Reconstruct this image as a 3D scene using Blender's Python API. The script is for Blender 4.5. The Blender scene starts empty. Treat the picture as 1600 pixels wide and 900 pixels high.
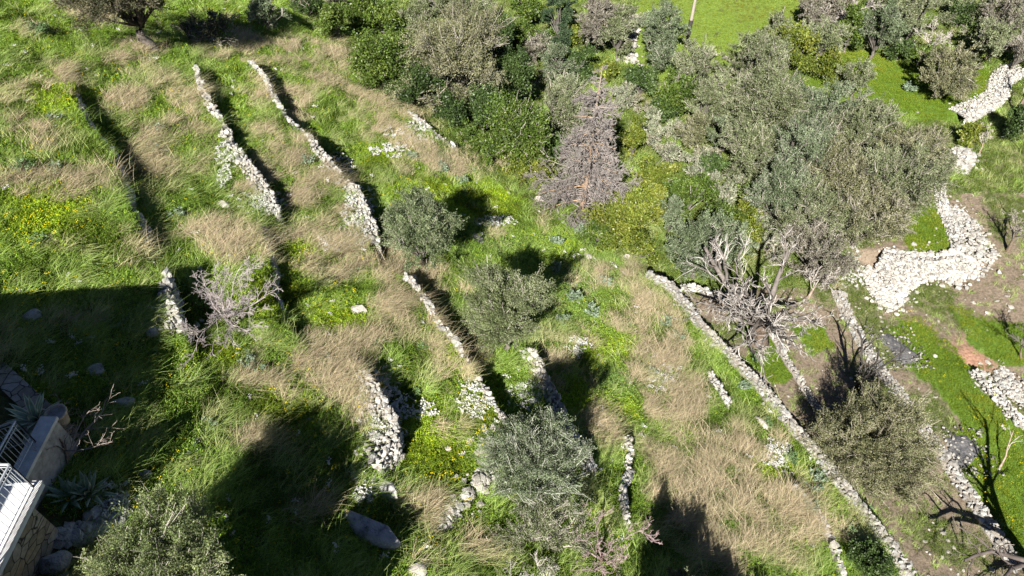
import bpy, math, random
import numpy as np
from mathutils import Vector

# ------------------------------------------------------------------ camera, light
SC = bpy.context.scene
COL = SC.collection
F = 1090.0                      # focal length in pixels of the 1600 px wide photograph
PITCH = math.radians(47.0)      # downward tilt
cp, sp = math.cos(PITCH), math.sin(PITCH)

cam_data = bpy.data.cameras.new('camera')
cam_data.sensor_width = 36.0
cam_data.lens = 36.0 * F / 1600.0
cam_data.clip_start = 0.1
cam_data.clip_end = 3000
cam = bpy.data.objects.new('camera', cam_data)
COL.objects.link(cam)
cam.location = (0, 0, 0)
cam.rotation_euler = (math.pi / 2 - PITCH, 0, 0)
SC.camera = cam

SUN_DIR = Vector((-0.196, -0.754, 0.626)).normalized()     # towards the sun
elev = math.asin(SUN_DIR.z)
world = bpy.data.worlds.new('World')
SC.world = world
world.use_nodes = True
wn = world.node_tree.nodes
bg = wn.get('Background') or wn.new('ShaderNodeBackground')
sky = wn.new('ShaderNodeTexSky')
sky.sky_type = 'NISHITA'
sky.sun_disc = False
sky.altitude = 1500
sky.air_density = 0.4
sky.dust_density = 0.2
sky.sun_elevation = elev
sky.sun_rotation = math.atan2(SUN_DIR.x, SUN_DIR.y)
world.node_tree.links.new(sky.outputs[0], bg.inputs['Color'])
bg.inputs['Strength'].default_value = 0.05
sun_data = bpy.data.lights.new('sun', 'SUN')
sun_data.energy = 5.0
sun_data.angle = math.radians(0.5)
sun_data.color = (1.0, 0.955, 0.88)
sun = bpy.data.objects.new('sun', sun_data)
COL.objects.link(sun)
sun.rotation_euler = SUN_DIR.to_track_quat('Z', 'Y').to_euler()
SC.view_settings.view_transform = 'Standard'
SC.view_settings.look = 'None'
SC.view_settings.exposure = 1.1
SC.view_settings.gamma = 1.0
SC.view_settings.use_curve_mapping = False
SC.render.engine = 'CYCLES'
SC.cycles.max_bounces = 5
SC.cycles.diffuse_bounces = 1
SC.cycles.glossy_bounces = 1
SC.cycles.transmission_bounces = 2
SC.cycles.use_denoising = True

rng = np.random.default_rng(7)

# ------------------------------------------------------------------ noise helpers
_perm = np.random.default_rng(3).random((256, 256))


def vnoise(x, y, s=1.0, o=0):
    """smooth value noise, 0..1, world metres divided by s"""
    x = np.asarray(x, float) / s + 57.3 * (o + 1)
    y = np.asarray(y, float) / s + 91.7 * (o + 1)
    xi = np.floor(x).astype(int); yi = np.floor(y).astype(int)
    fx = x - xi; fy = y - yi
    fx = fx * fx * (3 - 2 * fx); fy = fy * fy * (3 - 2 * fy)
    g = lambda a, b: _perm[a % 256, b % 256]
    return ((g(xi, yi) * (1 - fx) + g(xi + 1, yi) * fx) * (1 - fy)
            + (g(xi, yi + 1) * (1 - fx) + g(xi + 1, yi + 1) * fx) * fy)


def fbm(x, y, s=1.0, o=0, n=3):
    t = 0; a = 1; w = 0
    for i in range(n):
        t = t + a * vnoise(x, y, s / 2 ** i, o + i * 3); w += a; a *= .55
    return t / w


# ------------------------------------------------------------------ terrain
def base_height(x, y):
    s = .9 * x + .43 * y
    s1 = np.clip(s, -35, 16)
    f = .5 * s1
    u = np.clip(s - 16, 0, 12)
    f = f + .5 * u - .5 * u * u / 24.0
    f = f - .04 * np.clip(s - 34, 0, 200)
    f = f + .22 * (fbm(x, y, 7, 1, 2) - .5) * 1.6
    return -18.7 - f


def ray(px, py):
    a = (px - 800.0) / F; b = (450.0 - py) / F
    return np.array([a, cp + b * sp, -sp + b * cp])


def hit(fn, px, py, off=0.0):
    d = ray(px, py)
    t = np.linspace(4, 260, 1400)
    p = d[None, :] * t[:, None]
    g = p[:, 2] - (fn(p[:, 0], p[:, 1]) + off)
    k = int(np.argmax(g < 0))
    if k == 0:
        k = len(t) - 1
    lo, hi = t[k - 1], t[k]
    for _ in range(14):
        m = .5 * (lo + hi)
        q = d * m
        if q[2] - (float(fn(q[0:1], q[1:2])[0]) + off) < 0: hi = m
        else: lo = m
    q = d * hi
    return np.array([q[0], q[1], q[2] - off]), hi


def project(x, y, z):
    dep = y * cp - z * sp
    up = y * sp + z * cp
    dep = np.maximum(dep, .01)
    return 800 + F * x / dep, 450 - F * up / dep, dep


# walls: key -> (polyline in the photograph, width, height of the step, spread, stones?, label)
WALLS = [
    ('W1', [(312, 112), (335, 165), (352, 195), (380, 235), (400, 265), (422, 300), (440, 334)], .32, 0.6, 2.5, 's',
     'white dry stone wall running past the left of the two long shadows, widening to a broad rubble end', (.3, 2.4)),
    ('W2', [(392, 100), (420, 130), (445, 165), (470, 198), (497, 236)], .30, .7, 2.5, 's',
     'narrow white dry stone wall above a long black shadow, upper end near the small olive bush', (1, 1)),
    ('W2c', [(500, 236), (522, 255), (548, 282), (570, 305), (583, 345), (592, 385)], .55, .8, 2.5, 's',
     'broken white dry stone wall that ends at the rounded olive tree', (.8, 1.3)),
    ('B1', [(120, 140), (150, 190), (178, 235), (198, 290), (232, 372)], .35, .9, 2.4, 'g',
     'overgrown terrace wall under green weeds at far left with a dark foot', (1, 1)),
    ('B4', [(405, 345), (422, 400), (440, 480), (468, 520)], .3, .75, 2.0, 'g',
     'overgrown dark terrace wall behind the bare spreading tree', (1, 1)),
    ('B5', [(272, 432), (282, 475), (298, 522)], .42, 1.0, 2.0, 's',
     'ruined dry stone wall whose lit end pokes out of the big shadow', (.4, 2.0)),
    ('W3', [(632, 430), (680, 492), (722, 548), (747, 592), (768, 628), (796, 676)], .24, 1.0, 2.5, 's',
     'thin terrace wall with white coping and a deep black shadow between the two middle olives', (1, 1)),
    ('W5', [(578, 592), (604, 612), (624, 642), (631, 680), (622, 710), (598, 738)], .8, .9, 2.2, 's',
     'short curved white terrace wall strewn with white blossom', (.6, 1.2)),
    ('W6', [(833, 540), (850, 572), (868, 612), (888, 655), (908, 695), (932, 740)], .6, .6, 2.5, 's',
     'broad white dry stone wall running down from the round olive at the centre', (.9, 1)),
    ('W7', [(976, 678), (985, 705), (990, 760), (991, 830)], .24, .6, 2.0, 's',
     'thin white dry stone wall beside the shadow at the bottom centre', (1, 1)),
    ('W9', [(1008, 430), (1050, 450), (1100, 510), (1150, 562), (1200, 617), (1250, 677), (1310, 745), (1360, 805), (1432, 905)],
     .62, .9, 3.0, 'p', 'longest grey stone wall, dividing green slope from brown orchard, dead tree on its right', (1, 1)),
    ('W10', [(1315, 452), (1345, 512), (1380, 567), (1420, 622), (1462, 682), (1502, 742), (1545, 802), (1600, 890)],
     .7, .5, 3.0, 'p', 'grey stone wall through the orchard beside the two dark ash patches', (1, 1)),
    ('W13', [(1200, 505), (1235, 560), (1262, 600), (1290, 650)], .4, .5, 2.5, 'p',
     'low grey stone wall starting under the big dead twiggy tree', (1, 1)),
    ('W15', [(1240, 765), (1280, 820), (1300, 860), (1318, 905)], .34, .5, 2.0, 'p',
     'narrow whitish stone kerb wall at bottom right edge of the tall dry grass', (1, 1)),
    ('W16', [(1108, 590), (1122, 612), (1142, 640)], .35, .3, 1.5, 's',
     'short row of pale stones between dry grass and the longest wall', (1, 1)),
    ('W11', [(1524, 412), (1470, 412), (1420, 408), (1372, 396)], .9, 1.5, 4.0, 's',
     'bright white collapsed stone wall facing the camera below the small green patch', (1, 1)),
    ('W11b', [(1474, 275), (1480, 310), (1487, 355), (1500, 404)], .9, .8, 2.5, 's',
     'white rubble wall along the right side of the small green patch', (1, 1)),
    ('W11c', [(1606, 112), (1580, 128), (1566, 160), (1508, 188)], 1.6, .8, 3.0, 's',
     'curving white stone wall at the right edge beside the bright green meadow', (1, 1)),
    ('W12', [(1536, 575), (1560, 605), (1612, 660)], .7, .6, 2.5, 's',
     'ruined white stone wall at the right edge near the red soil', (1, 1)),
    ('W14', [(642, 180), (668, 198), (690, 212), (714, 232)], .35, .3, 1.5, 's',
     'faint line of white stones in the dry grass above the slope', (1, 1)),
    ('W8a', [(1062, 440), (1100, 452), (1140, 462)], .5, .7, 2.0, 's',
     'short pale stone wall under the rounded dark olive next to the dead tree', (1, 1)),
]


def smooth_poly(pts, step=.35):
    pts = [np.array(p) for p in pts]
    out = []
    n = len(pts)
    for i in range(n - 1):
        p0 = pts[max(i - 1, 0)]; p1 = pts[i]; p2 = pts[i + 1]; p3 = pts[min(i + 2, n - 1)]
        m = max(2, int(np.linalg.norm(p2 - p1) / step))
        for k in range(m):
            t = k / m
            out.append(.5 * ((2 * p1) + (-p0 + p2) * t + (2 * p0 - 5 * p1 + 4 * p2 - p3) * t * t
                             + (-p0 + 3 * p1 - 3 * p2 + p3) * t ** 3))
    out.append(pts[-1])
    return np.array(out)


WPOLY = {}
for key, pts, w, h, L, kind, lab, wid in WALLS:
    q = [hit(base_height, a, b, .5 * h)[0][:2] for a, b in pts]
    q = smooth_poly(q)
    a_ = np.arange(len(q)) * .35
    q = q + np.stack([fbm(a_, a_ * 0 + 5 * len(WPOLY), 1.9, 14, 3) - .5, fbm(a_, a_ * 0 + 9 + 5 * len(WPOLY), 1.9, 17, 3) - .5], -1) * (.75 if kind != 'p' else .3)
    WPOLY[key] = q


def sdist(poly, x, y):
    """signed distance (positive on the low side), overshoot past the ends, fraction along"""
    best = np.full(x.shape, 1e9); sg = np.zeros(x.shape); ex = np.zeros(x.shape); fr = np.zeros(x.shape)
    n = len(poly) - 1
    for i in range(n):
        a = poly[i]; b = poly[i + 1]; d = b - a; l = math.hypot(d[0], d[1]) + 1e-9; d = d / l
        vx = x - a[0]; vy = y - a[1]
        t = vx * d[0] + vy * d[1]
        tc = np.clip(t, 0, l)
        dx = vx - tc * d[0]; dy = vy - tc * d[1]
        dd = dx * dx + dy * dy
        m = dd < best
        c = d[0] * vy - d[1] * vx
        best = np.where(m, dd, best); sg = np.where(m, c, sg); fr = np.where(m, (i + tc / l) / n, fr)
        e = np.zeros(x.shape)
        if i == 0: e = np.maximum(e, -t)
        if i == n - 1: e = np.maximum(e, t - l)
        ex = np.where(m, e, ex)
    return sg, np.sqrt(best), ex, fr


def height(x, y):
    x = np.asarray(x, float); y = np.asarray(y, float)
    z = base_height(x, y)
    for key, pts, w, h, L, kind, lab, wid in WALLS:
        P = WPOLY[key]
        lo = P.min(0) - 3.2 * L; hi = P.max(0) + 3.2 * L
        m = (x > lo[0]) & (x < hi[0]) & (y > lo[1]) & (y < hi[1])
        if not m.any(): continue
        xs = x[m]; ys = y[m]
        c, dist, ex, fr = sdist(P[::2] if len(P) > 6 else P, xs, ys)
        c = c + w * .5
        side = np.clip(c / .12, -1, 1)
        a = -.5 * h * side * np.exp(-np.abs(c) / L) * np.exp(-np.maximum(ex, 0) / .8) * (dist < 3.1 * L)
        z[m] += a
    z = z + .10 * (fbm(x, y, 1.3, 5, 2) - .5)
    return z


def ground(px, py, off=0.0):
    return hit(height, px, py, off)


def gz(x, y):
    return float(height(np.array([x]), np.array([y]))[0])


# ------------------------------------------------------------------ mesh helpers
def mesh_obj(name, V, Fa, mat, parent=None, col=None, smooth=False, fn=None, loc=None):
    """V (n,3), Fa: array (m,k) or list of arrays of different k"""
    V = np.asarray(V, np.float32)
    if loc is not None:
        V = V - np.asarray(loc, np.float32)
    me = bpy.data.meshes.new(name)
    Fl = Fa if isinstance(Fa, list) else [Fa]
    Fl = [np.asarray(f, np.int32) for f in Fl if len(f)]
    tot = np.concatenate([np.full(len(f), f.shape[1], np.int32) for f in Fl])
    idx = np.concatenate([f.ravel() for f in Fl])
    me.vertices.add(len(V)); me.vertices.foreach_set('co', V.ravel())
    me.loops.add(len(idx)); me.loops.foreach_set('vertex_index', idx)
    me.polygons.add(len(tot))
    st = np.concatenate([[0], np.cumsum(tot)[:-1]]).astype(np.int32)
    me.polygons.foreach_set('loop_start', st)
    me.polygons.foreach_set('loop_total', tot)
    me.polygons.foreach_set('use_smooth', np.full(len(tot), bool(smooth)))
    me.update(calc_edges=True)
    me.validate()
    if col is not None:
        a = me.color_attributes.new('col', 'FLOAT_COLOR', 'POINT')
        c = np.ones((len(V), 4), np.float32); c[:, :3] = col
        a.data.foreach_set('color', c.ravel())
    if mat is not None: me.materials.append(mat)
    o = bpy.data.objects.new(name, me)
    COL.objects.link(o)
    if loc is not None and parent is None: o.location = loc
    if parent is not None: o.parent = parent
    return o


def tag(o, label=None, cat=None, group=None, kind=None):
    if label: o['label'] = label
    if cat: o['category'] = cat
    if group: o['group'] = group
    if kind: o['kind'] = kind
    return o


def thing(name, label, cat, loc, group=None):
    o = bpy.data.objects.new(name, None)
    o.empty_display_size = .3
    COL.objects.link(o)
    o.location = loc
    return tag(o, label, cat, group)


def norm(v):
    return v / (np.linalg.norm(v, axis=-1, keepdims=True) + 1e-9)


def tubes(P, R, sides=5):
    """P (N,K,3), R (N,K) -> verts, quad faces"""
    P = np.asarray(P, float); N, K, _ = P.shape
    T = np.empty_like(P)
    T[:, 1:-1] = P[:, 2:] - P[:, :-2]; T[:, 0] = P[:, 1] - P[:, 0]; T[:, -1] = P[:, -1] - P[:, -2]
    T = norm(T)
    up = np.where(np.abs(T[..., 2:3]) > .9, np.array([1., 0, 0]), np.array([0, 0, 1.]))
    A = norm(np.cross(T, up)); B = np.cross(T, A)
    an = np.arange(sides) * 2 * np.pi / sides
    V = P[:, :, None, :] + R[:, :, None, None] * (A[:, :, None, :] * np.cos(an)[None, None, :, None] + B[:, :, None, :] * np.sin(an)[None, None, :, None])
    V = V.reshape(-1, 3)
    n, k, s = np.meshgrid(np.arange(N), np.arange(K - 1), np.arange(sides), indexing='ij')
    b = (n * K + k) * sides
    s2 = (s + 1) % sides
    Fq = np.stack([b + s, b + s2, b + sides + s2, b + sides + s], -1).reshape(-1, 4)
    return V, Fq


def leaf_quads(P, D, L, W, r):
    """diamond leaves"""
    n = len(P)
    S = norm(np.cross(D, r.normal(size=(n, 3))))
    L = np.asarray(L).reshape(-1, 1) * np.ones((n, 1)); W = np.asarray(W).reshape(-1, 1) * np.ones((n, 1))
    mid = P + D * L * .5
    V = np.stack([P, mid + S * W * .5, P + D * L, mid - S * W * .5], 1).reshape(-1, 3)
    Fq = np.arange(n * 4).reshape(n, 4)
    return V, Fq


def box(x0, x1, y0, y1, z0, z1):
    V = np.array([[x, y, z] for z in (z0, z1) for y in (y0, y1) for x in (x0, x1)], float)
    Fq = np.array([[0, 2, 3, 1], [4, 5, 7, 6], [0, 1, 5, 4], [2, 6, 7, 3], [0, 4, 6, 2], [1, 3, 7, 5]])
    return V, Fq


def join(parts):
    V = []; Fq = []; n = 0
    for v, f in parts:
        V.append(v); Fq.append(f + n); n += len(v)
    return np.concatenate(V), np.concatenate(Fq)


_t = (1 + 5 ** .5) / 2
ICO = norm(np.array([[-1, _t, 0], [1, _t, 0], [-1, -_t, 0], [1, -_t, 0], [0, -1, _t], [0, 1, _t], [0, -1, -_t], [0, 1, -_t],
                     [_t, 0, -1], [_t, 0, 1], [-_t, 0, -1], [-_t, 0, 1]], float))
ICOF = np.array([[0, 11, 5], [0, 5, 1], [0, 1, 7], [0, 7, 10], [0, 10, 11], [1, 5, 9], [5, 11, 4], [11, 10, 2], [10, 7, 6], [7, 1, 8],
                 [3, 9, 4], [3, 4, 2], [3, 2, 6], [3, 6, 8], [3, 8, 9], [4, 9, 5], [2, 4, 11], [6, 2, 10], [8, 6, 7], [9, 8, 1]])


def stones(C, S, r, yaw=None):
    """rubble stones at C (n,3) with half sizes S (n,3)"""
    n = len(C)
    V = np.sign(ICO) * np.abs(ICO) ** .5
    V = V[None] * (1 + r.uniform(-.38, .22, (n, 12, 1)))
    V = V * S[:, None, :]
    a = r.uniform(0, 6.28, n) if yaw is None else yaw + r.normal(0, .25, n)
    tl = r.normal(0, .22, n)
    c, s = np.cos(a)[:, None], np.sin(a)[:, None]
    x, y, z = V[..., 0], V[..., 1], V[..., 2]
    ct, st = np.cos(tl)[:, None], np.sin(tl)[:, None]
    y, z = y * ct - z * st, y * st + z * ct
    V = np.stack([x * c - y * s, x * s + y * c, z], -1) + C[:, None, :]
    Fq = (ICOF[None] + 12 * np.arange(n)[:, None, None]).reshape(-1, 3)
    return V.reshape(-1, 3), Fq


# ------------------------------------------------------------------ materials
def nodes_of(m):
    m.use_nodes = True
    nt = m.node_tree
    for n in list(nt.nodes): nt.nodes.remove(n)
    return nt, nt.nodes, nt.links


def veg_mat(name, trans=.25, rough=.55, inst=False, var=.35, scale=3.0, spec=.25):
    """leaves and blades: colour from the 'col' attribute, varied by noise in the object's own space"""
    m = bpy.data.materials.new(name)
    nt, N, Lk = nodes_of(m)
    out = N.new('ShaderNodeOutputMaterial')
    pr = N.new('ShaderNodeBsdfPrincipled')
    at = N.new('ShaderNodeAttribute'); at.attribute_name = 'col'
    at.attribute_type = 'GEOMETRY'
    colr = at.outputs['Color']
    if inst:
        ai = N.new('ShaderNodeAttribute'); ai.attribute_name = 'icol'; ai.attribute_type = 'INSTANCER'
        mx = N.new('ShaderNodeMix'); mx.data_type = 'RGBA'; mx.blend_type = 'MULTIPLY'
        mx.inputs[0].default_value = 1
        Lk.new(colr, mx.inputs[6]); Lk.new(ai.outputs['Color'], mx.inputs[7])
        colr = mx.outputs[2]
    else:
        tc = N.new('ShaderNodeTexCoord'); no = N.new('ShaderNodeTexNoise')
        no.inputs['Scale'].default_value = scale; no.inputs['Detail'].default_value = 3
        Lk.new(tc.outputs['Object'], no.inputs['Vector'])
        mr = N.new('ShaderNodeMapRange'); mr.inputs['From Min'].default_value = .3; mr.inputs['From Max'].default_value = .7
        mr.inputs['To Min'].default_value = 1 - var; mr.inputs['To Max'].default_value = 1 + var
        Lk.new(no.outputs['Fac'], mr.inputs['Value'])
        vm = N.new('ShaderNodeVectorMath'); vm.operation = 'SCALE'
        Lk.new(colr, vm.inputs[0]); Lk.new(mr.outputs[0], vm.inputs['Scale'])
        colr = vm.outputs[0]
    Lk.new(colr, pr.inputs['Base Color'])
    pr.inputs['Roughness'].default_value = rough
    pr.inputs['Specular IOR Level'].default_value = spec
    if trans > 0:
        tr = N.new('ShaderNodeBsdfTranslucent'); Lk.new(colr, tr.inputs['Color'])
        ms = N.new('ShaderNodeMixShader'); ms.inputs[0].default_value = trans
        Lk.new(pr.outputs[0], ms.inputs[1]); Lk.new(tr.outputs[0], ms.inputs[2])
        Lk.new(ms.outputs[0], out.inputs['Surface'])
    else:
        Lk.new(pr.outputs[0], out.inputs['Surface'])
    return m


def rock_mat(name, c1, c2, scale=4, bump=.4, usecol=False, stain=(.12, .11, .09)):
    m = bpy.data.materials.new(name)
    nt, N, Lk = nodes_of(m)
    out = N.new('ShaderNodeOutputMaterial'); pr = N.new('ShaderNodeBsdfPrincipled')
    tc = N.new('ShaderNodeTexCoord')
    no = N.new('ShaderNodeTexNoise'); no.inputs['Scale'].default_value = scale; no.inputs['Detail'].default_value = 8
    no.inputs['Roughness'].default_value = .65
    Lk.new(tc.outputs['Object'], no.inputs['Vector'])
    cr = N.new('ShaderNodeValToRGB')
    e = cr.color_ramp.elements
    e[0].position = .3; e[0].color = (*stain, 1)
    e[1].position = .68; e[1].color = (*c2, 1)
    k = e.new(.45); k.color = (*c1, 1)
    Lk.new(no.outputs['Fac'], cr.inputs['Fac'])
    c = cr.outputs['Color']
    if usecol:
        at = N.new('ShaderNodeAttribute'); at.attribute_name = 'col'
        mx = N.new('ShaderNodeMix'); mx.data_type = 'RGBA'; mx.blend_type = 'MULTIPLY'; mx.inputs[0].default_value = 1
        Lk.new(c, mx.inputs[6]); Lk.new(at.outputs['Color'], mx.inputs[7]); c = mx.outputs[2]
    Lk.new(c, pr.inputs['Base Color'])
    pr.inputs['Roughness'].default_value = .9
    pr.inputs['Specular IOR Level'].default_value = .15
    n2 = N.new('ShaderNodeTexNoise'); n2.inputs['Scale'].default_value = scale * 5; n2.inputs['Detail'].default_value = 6
    Lk.new(tc.outputs['Object'], n2.inputs['Vector'])
    bp = N.new('ShaderNodeBump'); bp.inputs['Strength'].default_value = bump; bp.inputs['Distance'].default_value = .05
    Lk.new(n2.outputs['Fac'], bp.inputs['Height']); Lk.new(bp.outputs[0], pr.inputs['Normal'])
    Lk.new(pr.outputs[0], out.inputs['Surface'])
    return m


def plain_mat(name, c, rough=.6, metal=0, noise=.15, scale=6, bump=0):
    m = bpy.data.materials.new(name)
    nt, N, Lk = nodes_of(m)
    out = N.new('ShaderNodeOutputMaterial'); pr = N.new('ShaderNodeBsdfPrincipled')
    tc = N.new('ShaderNodeTexCoord'); no = N.new('ShaderNodeTexNoise')
    no.inputs['Scale'].default_value = scale; no.inputs['Detail'].default_value = 6
    Lk.new(tc.outputs['Object'], no.inputs['Vector'])
    cr = N.new('ShaderNodeValToRGB'); e = cr.color_ramp.elements
    e[0].position = .3; e[1].position = .7
    e[0].color = (*[v * (1 - noise) for v in c], 1); e[1].color = (*[min(1, v * (1 + noise)) for v in c], 1)
    Lk.new(no.outputs['Fac'], cr.inputs['Fac']); Lk.new(cr.outputs['Color'], pr.inputs['Base Color'])
    pr.inputs['Roughness'].default_value = rough; pr.inputs['Metallic'].default_value = metal
    if bump:
        bp = N.new('ShaderNodeBump'); bp.inputs['Strength'].default_value = bump; bp.inputs['Distance'].default_value = .02
        Lk.new(no.outputs['Fac'], bp.inputs['Height']); Lk.new(bp.outputs[0], pr.inputs['Normal'])
    Lk.new(pr.outputs[0], out.inputs['Surface'])
    return m


def masonry_mat(name, stone, mortar, scale=3.0, bump=.8):
    """irregular fitted stones: voronoi cells with dark joints"""
    m = bpy.data.materials.new(name)
    nt, N, Lk = nodes_of(m)
    out = N.new('ShaderNodeOutputMaterial'); pr = N.new('ShaderNodeBsdfPrincipled')
    tc = N.new('ShaderNodeTexCoord'); mp = N.new('ShaderNodeMapping')
    mp.inputs['Scale'].default_value = (1, 1, 1.7)
    Lk.new(tc.outputs['Object'], mp.inputs['Vector'])
    nz = N.new('ShaderNodeTexNoise'); nz.inputs['Scale'].default_value = 2.5
    Lk.new(mp.outputs[0], nz.inputs['Vector'])
    ad = N.new('ShaderNodeVectorMath'); ad.operation = 'MULTIPLY_ADD'
    ad.inputs[1].default_value = (.18, .18, .18)
    Lk.new(nz.outputs['Color'], ad.inputs[0]); Lk.new(mp.outputs[0], ad.inputs[2])
    vo = N.new('ShaderNodeTexVoronoi'); vo.feature = 'DISTANCE_TO_EDGE'; vo.inputs['Scale'].default_value = scale
    vc = N.new('ShaderNodeTexVoronoi'); vc.feature = 'F1'; vc.inputs['Scale'].default_value = scale
    Lk.new(ad.outputs[0], vo.inputs['Vector']); Lk.new(ad.outputs[0], vc.inputs['Vector'])
    hs = N.new('ShaderNodeSeparateColor'); Lk.new(vc.outputs['Color'], hs.inputs[0])
    cr = N.new('ShaderNodeValToRGB'); e = cr.color_ramp.elements
    e[0].color = (*[v * .6 for v in stone], 1); e[1].color = (*[v * 1.25 for v in stone], 1)
    k = e.new(.5); k.color = (stone[0] * 1.05, stone[1] * .95, stone[2] * .8, 1)
    Lk.new(hs.outputs[0], cr.inputs['Fac'])
    mr = N.new('ShaderNodeMapRange'); mr.inputs['From Min'].default_value = .015; mr.inputs['From Max'].default_value = .05
    Lk.new(vo.outputs['Distance'], mr.inputs['Value'])
    mx = N.new('ShaderNodeMix'); mx.data_type = 'RGBA'
    mx.inputs[6].default_value = (*mortar, 1)
    Lk.new(mr.outputs[0], mx.inputs[0]); Lk.new(cr.outputs['Color'], mx.inputs[7])
    n3 = N.new('ShaderNodeTexNoise'); n3.inputs['Scale'].default_value = 9; n3.inputs['Detail'].default_value = 8
    Lk.new(tc.outputs['Object'], n3.inputs['Vector'])
    m2 = N.new('ShaderNodeMix'); m2.data_type = 'RGBA'; m2.blend_type = 'OVERLAY'; m2.inputs[0].default_value = .6
    Lk.new(mx.outputs[2], m2.inputs[6]); Lk.new(n3.outputs['Fac'], m2.inputs[7])
    Lk.new(m2.outputs[2], pr.inputs['Base Color'])
    pr.inputs['Roughness'].default_value = .85
    ma = N.new('ShaderNodeMath'); ma.operation = 'MULTIPLY_ADD'; ma.inputs[1].default_value = .25
    Lk.new(n3.outputs['Fac'], ma.inputs[0]); Lk.new(mr.outputs[0], ma.inputs[2])
    bp = N.new('ShaderNodeBump'); bp.inputs['Strength'].default_value = bump; bp.inputs['Distance'].default_value = .03
    Lk.new(ma.outputs[0], bp.inputs['Height']); Lk.new(bp.outputs[0], pr.inputs['Normal'])
    Lk.new(pr.outputs[0], out.inputs['Surface'])
    return m


M_LEAF = veg_mat('leaf', .22, .6)
M_GLOSSY = veg_mat('evergreen_leaf', .2, .45, spec=.4)
M_GRASS = veg_mat('blade', .25, .65, inst=True, spec=.1)
M_STONE = rock_mat('limestone', (.44, .42, .385), (.60, .58, .54), 6, .6, usecol=True, stain=(.20, .195, .175))
M_ROCK = rock_mat('grey_rock', (.34, .33, .33), (.52, .5, .48), 3.2, 1.0, stain=(.09, .09, .08))
M_BARK = rock_mat('bark', (.16, .135, .115), (.26, .23, .20), 8, .6, usecol=True, stain=(.08, .07, .06))
M_TWIG = veg_mat('twig', 0, .8, spec=.1)

# ------------------------------------------------------------------ areas of the slope (traced on the ground)
def in_poly(px, py, poly):
    inside = np.zeros(px.shape, bool)
    n = len(poly); j = n - 1
    for i in range(n):
        xi, yi = poly[i]; xj, yj = poly[j]
        c = ((yi > py) != (yj > py)) & (px < (xj - xi) * (py - yi) / (yj - yi + 1e-9) + xi)
        inside ^= c; j = i
    return inside


DIVIDE = [(430, -60), (470, 20), (540, 90), (620, 165), (700, 235), (800, 305), (900, 360), (1008, 430), (1050, 450),
          (1100, 510), (1150, 562), (1200, 617), (1250, 677), (1310, 745), (1360, 805), (1432, 905), (1500, 1000)]
LEFT = DIVIDE + [(-600, 1000), (-600, -60)]
FIELD = [(1008, -40), (1290, -40), (1268, 25), (1200, 60), (1150, 118), (1110, 150), (1060, 140), (985, 110), (975, 60)]
MEADOWS = [
    [(1290, 80), (1345, 75), (1440, 105), (1575, 105), (1568, 150), (1500, 198), (1400, 185), (1330, 160), (1250, 135)],
    [(1468, 270), (1485, 400), (1470, 412), (1405, 402), (1415, 350), (1445, 290)],
    [(1150, 510), (1205, 508), (1240, 575), (1222, 600), (1165, 560)],
    [(1392, 488), (1435, 490), (1490, 550), (1545, 600), (1612, 660), (1612, 880), (1575, 850), (1520, 770), (1490, 690), (1510, 660),
     (1450, 600), (1420, 560)],
    [(1490, 478), (1560, 500), (1600, 500), (1610, 560), (1570, 570), (1505, 515)],
    [(1240, 505), (1290, 505), (1300, 540), (1262, 545)],
]
TAN = [(140, 22, 70, 22), (215, 90, 65, 40), (285, 150, 65, 50), (195, 170, 40, 35), (75, 130, 75, 30), (285, 205, 45, 40),
       (212, 215, 30, 50), (55, 215, 65, 32), (245, 260, 45, 45), (130, 290, 75, 35), (45, 290, 50, 25), (310, 260, 30, 30),
       (375, 295, 45, 28), (330, 372, 65, 28), (205, 400, 62, 35), (105, 385, 50, 22), (370, 90, 65, 30), (445, 85, 70, 32),
       (520, 110, 65, 40), (470, 180, 28, 35), (435, 212, 45, 30), (400, 150, 35, 30), (565, 150, 65, 25), (620, 190, 75, 40),
       (662, 235, 42, 42), (505, 285, 50, 40), (470, 312, 52, 30), (440, 250, 30, 30), (540, 335, 40, 20), (725, 255, 62, 32),
       (772, 250, 30, 20), (500, 372, 72, 30), (565, 402, 82, 38), (620, 425, 50, 28), (650, 462, 55, 50), (612, 505, 80, 40),
       (555, 545, 65, 35), (480, 562, 45, 28), (420, 605, 50, 25), (520, 600, 48, 35), (380, 695, 75, 28), (560, 645, 28, 42),
       (690, 565, 60, 60), (715, 615, 38, 55), (700, 670, 38, 35), (665, 810, 60, 38), (735, 845, 60, 35), (640, 880, 45, 18),
       (848, 350, 18, 42), (955, 436, 52, 26), (1000, 492, 48, 60), (860, 590, 30, 34), (905, 528, 24, 20),
       (1015, 566, 40, 50), (1062, 532, 36, 45), (942, 660, 34, 48), (1062, 645, 65, 50), (1120, 702, 105, 60), (1040, 705, 60, 50),
       (1185, 785, 95, 70), (1242, 855, 70, 60), (1130, 862, 70, 60), (230, 630, 25, 20), (270, 690, 30, 25), (110, 500, 40, 20),
       (490, 795, 50, 25), (370, 400, 40, 25), (350, 60, 60, 30), (60, 50, 70, 20), (1060, 800, 60, 60), (760, 470, 30, 40)]
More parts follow.
